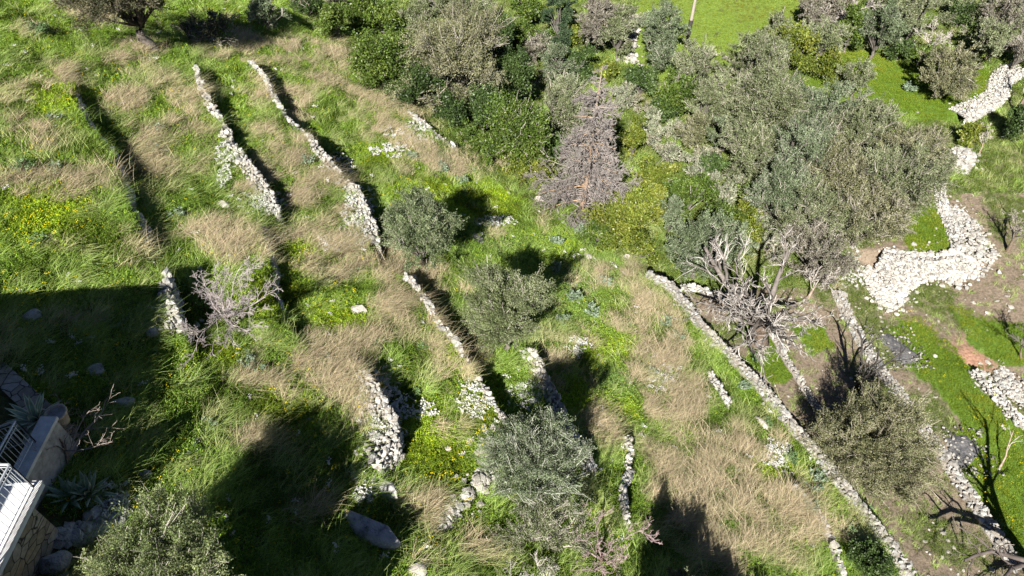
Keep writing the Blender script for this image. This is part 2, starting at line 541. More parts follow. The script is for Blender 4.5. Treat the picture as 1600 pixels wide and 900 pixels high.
LIME = [(420, 470, 60, 40), (520, 500, 60, 30), (760, 640, 30, 40), (700, 540, 40, 40), (640, 660, 40, 40), (680, 720, 50, 50),
        (90, 150, 60, 30), (60, 330, 90, 60), (600, 250, 50, 25), (930, 540, 25, 18), (790, 700, 20, 40), (660, 300, 60, 30), (760, 320, 60, 40), (860, 400, 50, 50), (910, 480, 50, 50), (945, 560, 50, 40), (960, 630, 35, 40), (900, 620, 30, 50), (700, 330, 60, 30), (840, 400, 60, 60),
        (470, 400, 40, 30), (340, 560, 60, 30), (440, 640, 60, 40), (840, 290, 40, 25), (1200, 740, 40, 25), (930, 600, 50, 40), (1210, 570, 30, 40)]
BLUE = [(905, 455, 65, 70), (830, 390, 60, 50), (700, 250, 40, 30), (960, 600, 40, 40)]


def ell(px, py, L):
    f = np.zeros(px.shape)
    for cx, cy, rx, ry in L:
        f = np.maximum(f, 1.35 - np.sqrt(((px - cx) / rx) ** 2 + ((py - cy) / ry) ** 2))
    return np.clip(f, 0, 1)


def masks(x, y, z=None):
    if z is None: z = base_height(x, y)
    px, py, dep = project(x, y, z)
    left = in_poly(px, py, LEFT)
    n1 = fbm(x, y, 2.2, 11, 3); n2 = fbm(x, y, .8, 15, 2); n3 = fbm(x, y, 5, 21, 3)
    wob = (n2 - .5) * 40
    tan = np.clip(ell(px + wob, py + wob * .6, TAN) * 1.05 + (n1 - .5) * 1.9 + (n2 - .5) * 1.5 - .12, 0, 1)
    lime = np.clip(ell(px + wob, py, LIME) * 1.1 + (n3 - .5) * .9, 0, 1)
    blue = np.clip(ell(px + wob, py, BLUE) + (n1 - .6), 0, 1)
    mead = np.zeros(px.shape, bool)
    pw = px + (n2 - .5) * 30 + (n1 - .5) * 20; pv = py + (n1 - .5) * 26
    for p in MEADOWS: mead |= in_poly(pw, pv, p)
    field = in_poly(pw, pv, FIELD)
    wood = (~left) & (~field) & (~mead) & ((py < 300) | ((py < 450) & (px < 1330)))
    soil = (~left) & (~field) & (~mead) & (~wood)
    return dict(px=px, py=py, dep=dep, left=left, tan=tan, lime=lime, blue=blue, mead=mead, field=field, wood=wood, soil=soil,
                n1=n1, n2=n2, n3=n3)


# ------------------------------------------------------------------ ground sheet
def axis(a, b, st, far):
    mid = np.arange(a, b + st / 2, st)
    lo = []; v = a; d = st
    while v > -far: d *= 1.35; v -= d; lo.append(v)
    hi = []; v = b; d = st
    while v < far: d *= 1.35; v += d; hi.append(v)
    return np.concatenate([lo[::-1], mid, hi])


gx = axis(-32, 52, .16, 900); gy = axis(3, 72, .16, 900)
GX, GY = np.meshgrid(gx, gy, indexing='ij')
xf = GX.ravel(); yf = GY.ravel()
zf = height(xf, yf)
mk = masks(xf, yf)
C = np.zeros((len(xf), 3))
C[:] = (.075, .085, .03)                                        # litter and moss under the herbs
t = mk['tan'][:, None]
C = C * (1 - t) + np.array([.23, .19, .10]) * t
sel = mk['soil']
a = np.clip((mk['n1'][:, None] - .45) * 4, 0, 1)
soilc = np.array([.225, .178, .132]) * (1 - a) + np.array([.14, .15, .07]) * a
red = np.clip(1.3 - np.sqrt(((mk['px'] - 1520) / 45) ** 2 + ((mk['py'] - 560) / 40) ** 2), 0, 1)[:, None]
soilc = soilc * (1 - red) + np.array([.38, .22, .15]) * red
C[sel] = soilc[sel]
C[mk['mead']] = np.array([.10, .17, .025])
C[mk['field']] = np.array([.17, .24, .045])
w = np.clip((mk['n1'][:, None] - .4) * 4, 0, 1)
wc = np.array([.10, .13, .045]) * (1 - w) + np.array([.23, .21, .13]) * w
C[mk['wood']] = wc[mk['wood']]
ni, nj = GX.shape
ii, jj = np.meshgrid(np.arange(ni - 1), np.arange(nj - 1), indexing='ij')
q = (ii * nj + jj).ravel()
Fg = np.stack([q, q + nj, q + nj + 1, q + 1], -1)


def ground_material():
    m = bpy.data.materials.new('earth')
    nt, N, Lk = nodes_of(m)
    out = N.new('ShaderNodeOutputMaterial'); pr = N.new('ShaderNodeBsdfPrincipled')
    at = N.new('ShaderNodeAttribute'); at.attribute_name = 'col'
    tc = N.new('ShaderNodeTexCoord')
    n1 = N.new('ShaderNodeTexNoise'); n1.inputs['Scale'].default_value = 7; n1.inputs['Detail'].default_value = 9; n1.inputs['Roughness'].default_value = .7
    Lk.new(tc.outputs['Object'], n1.inputs['Vector'])
    mr = N.new('ShaderNodeMapRange'); mr.inputs['From Min'].default_value = .3; mr.inputs['From Max'].default_value = .7
    mr.inputs['To Min'].default_value = .45; mr.inputs['To Max'].default_value = 1.5
    Lk.new(n1.outputs['Fac'], mr.inputs['Value'])
    vm = N.new('ShaderNodeVectorMath'); vm.operation = 'SCALE'
    Lk.new(at.outputs['Color'], vm.inputs[0]); Lk.new(mr.outputs[0], vm.inputs['Scale'])
    Lk.new(vm.outputs[0], pr.inputs['Base Color'])
    pr.inputs['Roughness'].default_value = .95; pr.inputs['Specular IOR Level'].default_value = .1
    bp = N.new('ShaderNodeBump'); bp.inputs['Strength'].default_value = .7; bp.inputs['Distance'].default_value = .08
    Lk.new(n1.outputs['Fac'], bp.inputs['Height']); Lk.new(bp.outputs[0], pr.inputs['Normal'])
    Lk.new(pr.outputs[0], out.inputs['Surface'])
    return m


tag(mesh_obj('ground', np.stack([xf, yf, zf], -1), Fg, ground_material(), col=C, smooth=True), kind='structure')

# ------------------------------------------------------------------ dry stone walls
for key, pts, w, h, L, kind, lab, wid in WALLS:
    r = np.random.default_rng(abs(hash(key)) % 1 + sum(map(ord, key)))
    P = WPOLY[key]
    seg = np.linalg.norm(np.diff(P, axis=0), axis=1); cum = np.concatenate([[0], np.cumsum(seg)]); total = cum[-1]
    def along(u):
        return np.stack([np.interp(u, cum, P[:, 0]), np.interp(u, cum, P[:, 1])], -1)
    def tangent(u):
        d = along(np.minimum(u + .2, total)) - along(np.maximum(u - .2, 0)); return norm(d)
    st = .145
    Cs = []; Ss = []; Ys = []
    n = int(total / st)
    u = (np.arange(n) + .5) * st
    p = along(u); tg = tangent(u); nr = np.stack([-tg[:, 1], tg[:, 0]], -1)      # towards the low side
    ww = w * np.interp(u / total, [0, 1], wid) * (1 + .25 * (fbm(u, u * 0, 1.6, 4) - .5))
    up = p - nr * (ww[:, None] * .5 + .35)
    zt = height(up[:, 0], up[:, 1]) + .12 + .14 * (fbm(u, u * 0 + 3, 1.1, 8) - .5)
    lowp = p + nr * .3
    zl = height(lowp[:, 0], lowp[:, 1])
    if kind == 'g': zt = zt - .45
    zl = np.minimum(zl, zt - .25)
    yaw = np.arctan2(tg[:, 1], tg[:, 0])
    miss = fbm(u + 3 * len(key), u * 0 + h * 7, 1.6, 12, 2) > (.585 if kind == 's' and w < .6 else .8)
    if kind == 'p' or key in ('W11', 'W11b', 'W11c'): miss[:] = False
    courses = max(2, int((h + .35) / .13))
    for cidx in range(courses):                                              # courses of the face and of the back
        zz = zt - .08 - cidx * .13
        ok = zz > zl - .2
        off = r.uniform(-.04, .04, n)
        q = p + nr * (off[:, None] - .10)
        Cs.append(np.column_stack([q + tg * r.uniform(-.06, .06, (n, 1)), zz + r.uniform(-.02, .02, n)])[ok & ~(miss & (cidx == 0))])
        Ss.append(np.column_stack([r.uniform(.05, .13, n), r.uniform(.07, .13, n), r.uniform(.04, .09, n)])[ok & ~(miss & (cidx == 0))])
        Ys.append(yaw[ok & ~(miss & (cidx == 0))])
    rows = max(1, int(w * max(wid) / .115))
    for k in range(rows):                                                    # top of the wall
        o = -(.06 + k * .115)
        ok = (-o < ww) & ~(miss & (r.random(n) < .85))
        if kind == 'p' and .12 < -o < w - .12: ok &= r.random(n) < .8
        if kind == 'g': ok &= r.random(n) < .0
        q = p + nr * o + r.uniform(-.06, .06, (n, 2))
        Cs.append(np.column_stack([q, zt + r.uniform(-.10, .03, n)])[ok])
        Ss.append(np.column_stack([r.uniform(.035, .12, n), r.uniform(.035, .09, n), r.uniform(.03, .08, n)])[ok])
        Ys.append(yaw[ok])
    # tumbled stones beside the wall
    nt_ = int(total * (2.2 if kind == 's' else .6))
    uu = r.uniform(0, total, nt_); q = along(uu); tn = tangent(uu); nn = np.stack([-tn[:, 1], tn[:, 0]], -1)
    q = q + nn * np.where(r.random((nt_, 1)) < .5, r.exponential(.35, (nt_, 1)), -w - r.exponential(.3, (nt_, 1)))
    Cs.append(np.column_stack([q, height(q[:, 0], q[:, 1]) + .03])); sz = r.uniform(.03, .09, nt_)
    Ss.append(np.column_stack([sz * 1.2, sz, sz * .7])); Ys.append(r.uniform(0, 6, nt_))
    Cs = np.concatenate(Cs); Ss = np.concatenate(Ss); Ys = np.concatenate(Ys)
    Ss = Ss * np.clip(r.lognormal(0, .32, (len(Ss), 1)), .5, 1.8)
    V, Fq = stones(Cs, Ss, r, Ys)
    tone = r.uniform(.6, 1.15, len(Cs)) * (.85 if key in ('W9', 'W10', 'W13') else 1.08)
    warm = r.uniform(-.04, .05, len(Cs))
    cc = np.stack([tone * (1 + warm), tone, tone * (1 - warm)], -1)
    # fill behind the face, so that no light passes between the stones
    m = len(u)
    a0 = p - nr * .10; a1 = p - nr * (np.maximum(ww, .2)[:, None] - .02)
    lift_ = (.05 if kind == 'p' else .12)
    if kind == 'p': a0 = p - nr * .03
    ring = np.stack([np.column_stack([a0, zl - .5]), np.column_stack([a0, zt - lift_]), np.column_stack([a1, zt - lift_]), np.column_stack([a1, zl - .5])], 1)
    Vc = ring.reshape(-1, 3)
    k_, s_ = np.meshgrid(np.arange(m - 1), np.arange(4), indexing='ij')
    Fc = np.stack([k_ * 4 + s_, k_ * 4 + (s_ + 1) % 4, k_ * 4 + 4 + (s_ + 1) % 4, k_ * 4 + 4 + s_], -1).reshape(-1, 4)
    nv = len(V)
    Vall = np.concatenate([V, Vc]); call = np.concatenate([np.repeat(cc, 12, 0), np.full((len(Vc), 3), .45) if kind != 'p' else np.tile([.70, .65, .6], (len(Vc), 1))])
    o = mesh_obj('dry_stone_wall', Vall, [Fq, Fc + nv], M_STONE, col=call, loc=Vall.mean(0))
    tag(o, lab, 'stone wall', 'dry stone walls of the terraces')


# heaps of rubble
def heap(poly, n, size, mound, label, seed, name='rubble_heap', cat='rubble heap'):
    r = np.random.default_rng(seed)
    q = np.array([ground(a, b)[0] for a, b in poly])
    lo = q.min(0); hi = q.max(0)
    x = r.uniform(lo[0], hi[0], n * 6); y = r.uniform(lo[1], hi[1], n * 6)
    ok = in_poly(x + (fbm(x, y, .8, 2) - .5), y + (fbm(x, y, .8, 6) - .5), [tuple(v[:2]) for v in q])
    x = x[ok][:n]; y = y[ok][:n]
    x = x + r.normal(0, .10, len(x)) + (r.random(len(x)) < .14) * r.normal(0, .5, len(x)); y = y + r.normal(0, .10, len(y)) + (r.random(len(y)) < .14) * r.normal(0, .5, len(y))
    c = q.mean(0); rad = max(hi[0] - lo[0], hi[1] - lo[1]) * .5
    d = np.clip(1 - np.hypot(x - c[0], y - c[1]) / rad, 0, 1)
    z = height(x, y) + r.random(len(x)) * mound * d + .04
    s = size * np.clip(r.lognormal(-.12, .55, len(x)), .3, 1.9 if seed != 9 else 1.25)
    S = np.column_stack([s * 1.2, s, s * .7])
    V, Fq = stones(np.column_stack([x, y, z]), S, r)
    tone = r.uniform(.66, 1.15, len(x)) * (1.12 if seed in (1, 2) else .95); warm = r.uniform(-.03, .05, len(x))
    cc = np.repeat(np.stack([tone * (1 + warm), tone, tone * (1 - warm)], -1), 12, 0)
    return tag(mesh_obj(name, V, Fq, M_STONE, col=cc, loc=V.mean(0)), label, cat, 'heaps of white rubble', 'stuff')


heap([(1345, 415), (1400, 398), (1440, 440), (1400, 485), (1368, 472), (1350, 440)], 1530, 0.075, .5, 'bright white heap of tumbled stones at the left end of the collapsed wall', 1)
heap([(1420, 412), (1526, 412), (1522, 432), (1440, 440)], 1190, 0.082, .35, 'band of white fallen stones along the foot of the collapsed wall facing us', 2)
heap([(1488, 320), (1510, 330), (1560, 405), (1530, 425), (1500, 400)], 1020, 0.068, .3, 'loose white rubble spread to the right of the small green patch', 3)
heap([(1482, 238), (1505, 228), (1523, 245), (1508, 268), (1484, 268)], 646, 0.088, .6, 'small white stone heap below the yellow green bush at right', 4)
heap([(984, 22), (994, 28), (993, 95), (981, 100), (979, 60)], 408, 0.116, .5, 'white stone heap at the left edge of the top field', 5)
heap([(1545, 585), (1570, 578), (1605, 615), (1604, 645), (1570, 620)], 714, 0.061, .3, 'scattered white rubble by the right edge next to red soil', 6)
heap([(690, 838), (684, 828), (705, 795), (725, 760), (748, 735), (760, 700), (792, 682), (796, 696), (770, 722), (735, 768), (712, 805)], 510, 0.088, .25,
     'winding line of loose white stones left of the large bottom olive', 7, 'stone_row', 'stone row')
heap([(1310, 380), (1350, 395), (1340, 450), (1300, 440)], 340, 0.048, .2, 'thin grey scatter of stones left of the white collapsed wall', 8)
heap([(75, 832), (78, 845), (160, 838), (200, 818), (198, 795), (178, 800), (165, 820), (120, 828)], 75, .14, .12,
     'grey and white boulder edging beside the agave in the bottom left corner', 9, 'stone_row', 'stone row')
heap([(985, 190), (1000, 195), (1010, 210), (990, 208)], 68, 0.082, .2, 'tiny patch of pale stones below the heap at the top field', 10)

# ------------------------------------------------------------------ single rocks
def rock(px, py, sx, sy, sz, label, seed, yaw=0.0, mat=None, sub=4):
    import bmesh
    P, d = ground(px, py)
    r = np.random.default_rng(seed)
    bm = bmesh.new(); bmesh.ops.create_icosphere(bm, subdivisions=sub, radius=1)
    V = np.array([v.co[:] for v in bm.verts]); Fq = np.array([[v.index for v in f.verts] for f in bm.faces]); bm.free()
    for _ in range(9):                                          # flat breaks
        nrm = norm(r.normal(size=3)); k = r.uniform(.6, .9)
        dd = V @ nrm; V = V - np.outer(np.maximum(dd - k, 0), nrm)
    V = V * (1 + .10 * (fbm(V[:, 0] * 3 + seed, V[:, 1] * 3 + V[:, 2] * 2, 1, 2)[:, None] - .5))
    V *= (sx, sy, sz); c, s = math.cos(yaw), math.sin(yaw)
    V = np.stack([V[:, 0] * c - V[:, 1] * s, V[:, 0] * s + V[:, 1] * c, V[:, 2]], -1)
    V += P + np.array([0, 0, sz * .35])
    return tag(mesh_obj('rock', V, Fq, mat or M_ROCK, loc=P), label, 'rock', 'rocks lying in the grass')


M_PALE = rock_mat('pale_rock', (.42, .38, .34), (.6, .56, .5), 2, .7, stain=(.25, .22, .19))
rock(578, 828, 1.05, .38, .35, 'long grey boulder slab lying in the shadow at bottom', 1, -.45)
rock(606, 772, .5, .32, .3, 'smaller grey boulder in shadow just above the long slab', 2, -.5)
rock(561, 486, .34, .24, .2, 'lone pinkish pale rock in the yellow flowers at centre left', 3, 0, M_PALE)
rock(348, 323, .34, .22, .18, 'pale rock in the grass left of the broad rubble wall end', 4, -.4, M_PALE)
rock(392, 290, .28, .2, .15, 'small flat pale rock close beside the left white wall', 5, -.4, M_PALE)
rock(645, 440, .2, .3, .3, 'grey upright rock under the rounded olive tree', 6)
rock(1188, 662, .4, .2, .18, 'white oblong rock between tall dry grass and longest wall', 7, -.9, M_PALE)
rock(1236, 768, .3, .22, .2, 'white rock at the top end of the narrow kerb wall', 8, -.6, M_PALE)
rock(842, 314, .32, .24, .25, 'white rock at foot of the grey dead conifer', 9, 0, M_PALE)
rock(916, 402, .34, .22, .15, 'flat white rock in dry grass below the yellow green bush', 10, -.2, M_PALE)
rock(978, 402, .25, .2, .2, 'small white rock above the top end of the longest wall', 11, 0, M_PALE)
rock(764, 242, .4, .3, .25, 'pale rock by the bright green tree above the slope', 12, 0, M_PALE)
rock(745, 375, .4, .28, .2, 'pale rock right of the shadow of the rounded olive', 13, -.9, M_PALE)
rock(150, 580, .28, .2, .16, 'dim grey rock in the big shadow, nearest the potted agave', 14, .5)
rock(190, 632, .38, .22, .16, 'flat grey stone in the shadow left of the sunlit weeds', 15, .2)
rock(50, 496, .28, .2, .2, 'dim rock in the upper left of the big shadow', 16, .5)
rock(242, 522, .22, .18, .2, 'pale stone beside the ruined wall end in shadow', 17, .5)
rock(978, 690, .28, .25, .15, 'flat white slab on top of the thin wall at bottom centre', 18, 0, M_PALE)
rock(225, 743, .22, .15, .12, 'small blueish stone in shadow above the bottom left bush', 19, 0)
rock(92, 884, .35, .3, .3, 'large grey boulder at the foot of the stone terrace wall', 20, 0)
rock(648, 893, .35, .25, .2, 'rock half cut by the bottom edge left of the bare shrubs', 21, 0, M_PALE)
rock(657, 885, .22, .22, .14, 'small pale stone in dry grass near the bottom edge', 22, 0, M_PALE)

# ------------------------------------------------------------------ plants as instanced ground cover
def tuft(name, n, hmin, hmax, width, lean, spread, cols, seed, droop=.5, seg=3, rad=.08):
    """a tuft of curved blades as one mesh, unit scale = metres"""
    r = np.random.default_rng(seed)
    b = r.normal(0, rad, (n, 2))
    hgt = r.uniform(hmin, hmax, n)
    d = np.column_stack([lean + r.normal(0, spread, n), r.normal(0, spread, n), np.ones(n)]); d = norm(d)
    hd = norm(np.column_stack([d[:, :2], np.zeros(n)]))
    side = norm(np.cross(d, r.normal(size=(n, 3))))
    V = []; 
    for k in range(seg + 1):
        t = k / seg
        P = np.column_stack([b, np.zeros(n)]) + d * (hgt * t)[:, None] + hd * (droop * hgt * t * t)[:, None] - np.array([0, 0, 1]) * (droop * .55 * hgt * t ** 2.5)[:, None]
        wd = width * (1 - t * .85)
        V.append(P + side * wd / 2); V.append(P - side * wd / 2)
    V = np.stack(V, 1)                                     # n, 2(seg+1), 3
    base = np.arange(n)[:, None, None] * 2 * (seg + 1)
    f = np.array([[2 * k, 2 * k + 1, 2 * k + 3, 2 * k + 2] for k in range(seg)])
    Fq = (base + f[None]).reshape(-1, 4)
    ci = np.array(cols)[r.integers(0, len(cols), n)] * r.uniform(.75, 1.2, (n, 1))
    cc = np.repeat(ci[:, None], 2 * (seg + 1), 1).reshape(-1, 3)
    return V.reshape(-1, 3), Fq, cc


def herb(name, n, R, H, leaf, cols, seed, flower=None, nf=0, fs=.03):
    r = np.random.default_rng(seed)
    a = r.uniform(0, 6.28, n); rr = R * np.sqrt(r.random(n))
    P = np.column_stack([rr * np.cos(a), rr * np.sin(a), H * r.random(n) * (1 - .6 * (rr / R) ** 2)])
    D = norm(np.column_stack([np.cos(a), np.sin(a), r.uniform(.0, 1.0, n)]) + r.normal(0, .5, (n, 3)))
    V, Fq = leaf_quads(P, D, leaf * r.uniform(.6, 1.3, n), leaf * .5, r)
    cc = np.repeat(np.array(cols)[r.integers(0, len(cols), n)] * r.uniform(.7, 1.25, (n, 1)), 4, 0)
    if nf:
        Pf = np.column_stack([r.uniform(-R, R, nf), r.uniform(-R, R, nf), H * r.uniform(.9, 1.3, nf)])
        for dx in range(2):
            v, f = leaf_quads(Pf - np.array([fs / 2, 0, 0]), norm(r.normal(size=(nf, 3)) * np.array([1, 1, .3])), fs, fs, r)
            Fq = np.concatenate([Fq, f + len(V)]); V = np.concatenate([V, v]); cc = np.concatenate([cc, np.tile(flower, (len(v), 1))])
    return V, Fq, cc


def proto_mesh(name, V, Fq, cc, mat):
    o = mesh_obj(name, V, Fq, mat, col=cc)
    COL.objects.unlink(o)
    return o


def scatter(name, protos, P, yaw, scale, colr, tilt=None):
    """one object of ground cover: the points of a mesh carry instances"""
    n = len(P)
    me = bpy.data.meshes.new(name); me.vertices.add(n); me.vertices.foreach_set('co', np.asarray(P, np.float32).ravel())
    rot = np.zeros((n, 3), np.float32); rot[:, 2] = yaw
    if tilt is not None: rot[:, 0] = tilt[:, 0]; rot[:, 1] = tilt[:, 1]
    a = me.attributes.new('irot', 'FLOAT_VECTOR', 'POINT'); a.data.foreach_set('vector', rot.ravel())
    a = me.attributes.new('isc', 'FLOAT', 'POINT'); a.data.foreach_set('value', np.asarray(scale, np.float32))
    c = np.ones((n, 4), np.float32); c[:, :3] = colr
    a = me.attributes.new('icol', 'FLOAT_COLOR', 'POINT'); a.data.foreach_set('color', c.ravel())
    a = me.attributes.new('idx', 'INT', 'POINT'); a.data.foreach_set('value', rng.integers(0, len(protos), n).astype(np.int32))
    o = bpy.data.objects.new(name, me); COL.objects.link(o)
    col = bpy.data.collections.new(name + '_kinds')
    for p in protos: col.objects.link(p)
    g = bpy.data.node_groups.new(name, 'GeometryNodeTree')
    g.interface.new_socket('Geometry', in_out='INPUT', socket_type='NodeSocketGeometry')
    g.interface.new_socket('Geometry', in_out='OUTPUT', socket_type='NodeSocketGeometry')
    N = g.nodes; Lk = g.links
    gi = N.new('NodeGroupInput'); go = N.new('NodeGroupOutput')
    ip = N.new('GeometryNodeInstanceOnPoints'); ci = N.new('GeometryNodeCollectionInfo')
    ci.inputs['Collection'].default_value = col; ci.inputs['Separate Children'].default_value = True; ci.inputs['Reset Children'].default_value = True
    def attr(nm, ty):
        k = N.new('GeometryNodeInputNamedAttribute'); k.data_type = ty; k.inputs['Name'].default_value = nm
        return k.outputs[0]
    Lk.new(gi.outputs[0], ip.inputs['Points']); Lk.new(ci.outputs[0], ip.inputs['Instance'])
    ip.inputs['Pick Instance'].default_value = True
    Lk.new(attr('idx', 'INT'), ip.inputs['Instance Index'])
    e2r = N.new('FunctionNodeEulerToRotation'); Lk.new(attr('irot', 'FLOAT_VECTOR'), e2r.inputs[0])
    Lk.new(e2r.outputs[0], ip.inputs['Rotation']); Lk.new(attr('isc', 'FLOAT'), ip.inputs['Scale'])
    Lk.new(ip.outputs[0], go.inputs[0])
    md = o.modifiers.new('cover', 'NODES'); md.node_group = g
    return o


def cover_points(n, seed):
    """random points on the visible ground, denser where it is nearer"""
    r = np.random.default_rng(seed)
    px = r.uniform(-60, 1660, n); py = r.uniform(-50, 960, n)
    # coarse table of ground hits, then bilinear
    return px, py


# table of ground positions on a coarse grid of directions (only used to know where to sow)
_gx = np.linspace(-100, 1700, 61); _gy = np.linspace(-70, 980, 43)
_tab = np.array([[hit(base_height, a, b)[0] for b in _gy] for a in _gx])


def sow(n, seed, uniform=.5):
    """n points: half by equal area of slope, half by nearness"""
    r = np.random.default_rng(seed)
    area = np.zeros((60, 42))
    A = _tab
    d1 = A[1:, :-1] - A[:-1, :-1]; d2 = A[:-1, 1:] - A[:-1, :-1]
    area = np.abs(d1[..., 0] * d2[..., 1] - d1[..., 1] * d2[..., 0])
    area = area ** uniform
    pr_ = (area / area.sum()).ravel()
    c = r.choice(len(pr_), n, p=pr_)
    i = c // 42; j = c % 42
    u = r.random((n, 1)); v = r.random((n, 1))
    P = (A[i, j] * (1 - u) * (1 - v) + A[i + 1, j] * u * (1 - v) + A[i, j + 1] * (1 - u) * v + A[i + 1, j + 1] * u * v)
    x = P[:, 0]; y = P[:, 1]
    z = height(x, y)
    return x, y, z, masks(x, y, z), r


DOWN = math.atan2(.75, .62)          # the dry grass is laid over this way

# footprint of the house and its terrace is kept free of plants
def outside_house(x, y):
    return ~((x < -9.85) & (y < 7.3)) & ~((x < -10.9) & (y < 9.4)) & ~((x < -11) & (y - 9.4 < (-11 - x) * .62 + .1))


def on_wall(x, y):
    bad = np.zeros(x.shape, bool)
    for key, pts, w, h, L, kind, lab, wid in WALLS:
        if kind == 'g': continue
        P = WPOLY[key]; lo = P.min(0) - 1.5; hi = P.max(0) + 1.5
        m = (x > lo[0]) & (x < hi[0]) & (y > lo[1]) & (y < hi[1])
        if not m.any(): continue
        c, dist, ex, fr = sdist(P, x[m], y[m])
        ww = w * np.interp(fr, [0, 1], wid)
        bad[m] |= (c < .12) & (c > -ww * .85) & (ex <= 0.05)
    return bad


# bare patches that stay free of cover: ash, rubble
ASH = [[(1368, 528), (1385, 520), (1432, 552), (1440, 566), (1412, 572), (1388, 548)],
       [(1472, 684), (1500, 678), (1528, 690), (1530, 712), (1506, 735), (1490, 722)]]


def free(x, y, z, mk):
    ok = outside_house(x, y) & ~on_wall(x, y)
    for p in ASH + [[(1350, 410), (1400, 398), (1524, 405), (1522, 436), (1440, 442), (1400, 482), (1366, 470)],
                    [(690, 838), (682, 828), (703, 795), (723, 760), (746, 735), (758, 700), (792, 680), (796, 698), (772, 724), (737, 770), (714, 805)],
                    [(75, 832), (78, 845), (160, 838), (200, 818), (198, 795), (165, 820), (120, 828)]]:
        ok &= ~in_poly(mk['px'], mk['py'], p)
    return ok


tanc = [(.62, .50, .33), (.52, .43, .28), (.74, .62, .43), (.38, .31, .20), (.40, .42, .20)]
T = [proto_mesh('dry_tuft_a', *tuft('a', 40, .28, .70, .013, .55, .30, tanc, 1, .55, rad=.13), M_GRASS),
     proto_mesh('dry_tuft_b', *tuft('b', 34, .22, .62, .013, .75, .32, tanc, 2, .6, rad=.15), M_GRASS),
     proto_mesh('dry_tuft_c', *tuft('c', 30, .35, .85, .013, .45, .35, tanc, 3, .5, rad=.16), M_GRASS)]
x, y, z, mk, r = sow(185000, 11, .62)
prob = np.where(mk['left'], np.maximum(mk['tan'] ** 1.2, .17) * (1 - .85 * mk['lime']), 0) + np.where(mk['wood'], .14, 0) + np.where(mk['soil'], .09, 0)
clump = np.clip((fbm(x, y, .55, 31, 2) - .36) * 4, .05, 1)
ok = (r.random(len(x)) < prob * clump) & free(x, y, z, mk)
x, y, z = x[ok], y[ok], z[ok]; n = len(x)
tn = mk['tan'][ok]; no_ = mk['n3'][ok]; dp = mk['dep'][ok]
g = np.clip(1.05 + .5 * (no_ - .5), .7, 1.4)[:, None] * r.uniform(.82, 1.15, (n, 1))
greenish = np.clip((.62 - tn) * 1.5 + (mk['n2'][ok] - .5) * 1.4, 0, .9)[:, None]
ic = (np.array([1, 1, 1]) * (1 - greenish) + np.array([.62, 1.10, .36]) * greenish) * g
flow = DOWN + (fbm(x, y, 3.2, 41, 2) - .5) * 2.4
tag(scatter('dry_grass', T, np.column_stack([x, y, z - .03]), flow + r.normal(0, .55, n), r.uniform(.45, 1.15, n) * np.where(mk['soil'][ok], .6, 1) * np.where(dp > 42, 1.1, 1), ic),
    'long straw coloured grass laid over across the terraced slope', 'dry grass', kind='stuff')
print('dry tufts', n)

gc = [(.21, .35, .05), (.26, .41, .06), (.16, .285, .045), (.32, .44, .07), (.12, .205, .04)]
G = [proto_mesh('herb_a', *herb('a', 60, .17, .16, .055, gc, 4), M_GRASS),
     proto_mesh('herb_b', *herb('b', 60, .15, .22, .05, gc, 5), M_GRASS),
     proto_mesh('herb_c', *herb('c', 54, .18, .14, .06, gc, 6, (.75, .62, .03), 1, .026), M_GRASS),
     proto_mesh('herb_d', *tuft('d', 40, .12, .3, .012, .2, .4, gc, 7, .4, seg=2, rad=.12), M_GRASS)]
x, y, z, mk, r = sow(230000, 12, .66)
prob = np.where(mk['left'], 1 - .3 * mk['tan'], 0)
prob = prob + np.where(mk['mead'], 1.0, 0) + np.where(mk['field'], .5, 0) + np.where(mk['wood'], .55, 0)
prob = prob + np.where(mk['soil'], np.clip((mk['n1'] - .42) * 4, .05, .7), 0)
ok = (r.random(len(x)) < prob) & free(x, y, z, mk)
x, y, z = x[ok], y[ok], z[ok]; n = len(x)
m2 = {k: v[ok] for k, v in mk.items()}
li = np.clip(m2['lime'] + .0, 0, 1)[:, None]
ic = np.array([1.06, 1.06, .95]) * (1 - li) + np.array([1.68, 1.5, .7]) * li
dk = np.clip((.46 - fbm(x, y, 1.5, 51, 2)) * 4, 0, .45)[:, None]
ic = ic * (1 - dk)
bl = (m2['blue'] * .6)[:, None]; ic = ic * (1 - bl) + np.array([1.05, 1.05, 2.2]) * bl
ic = np.where(m2['mead'][:, None], np.array([.92, .86, .55]), ic)
ic = np.where(m2['field'][:, None], np.array([1.22, 1.06, .95]), ic)
ic = np.where((m2['soil'] | m2['wood'])[:, None], np.array([.68, .6, .75]), ic)
pt = np.clip((fbm(x, y, 4.0, 81, 3) - .42) * 4, 0, 1)[:, None] * m2['field'][:, None]
ic = ic * (1 - pt * .35 * np.array([.2, .7, .4]))
pm = np.clip((fbm(x, y, 1.8, 85, 3) - .45) * 4, 0, 1)[:, None] * m2['mead'][:, None]
ic = ic * (1 + pm * np.array([.35, .12, .25]))
ic = ic * r.uniform(.75, 1.25, (n, 1))
sc_ = r.uniform(.6, 1.25, n) * np.where(m2['mead'] | m2['field'] | m2['soil'], .62, 1.0) * np.where(m2['dep'] > 40, 1.2, 1)
tag(scatter('green_herbs', G, np.column_stack([x, y, z - .02]), r.uniform(0, 6.28, n), sc_, ic),
    'low green weeds and clover covering the slope and meadows', 'ground cover', kind='stuff')
print('herbs', n)

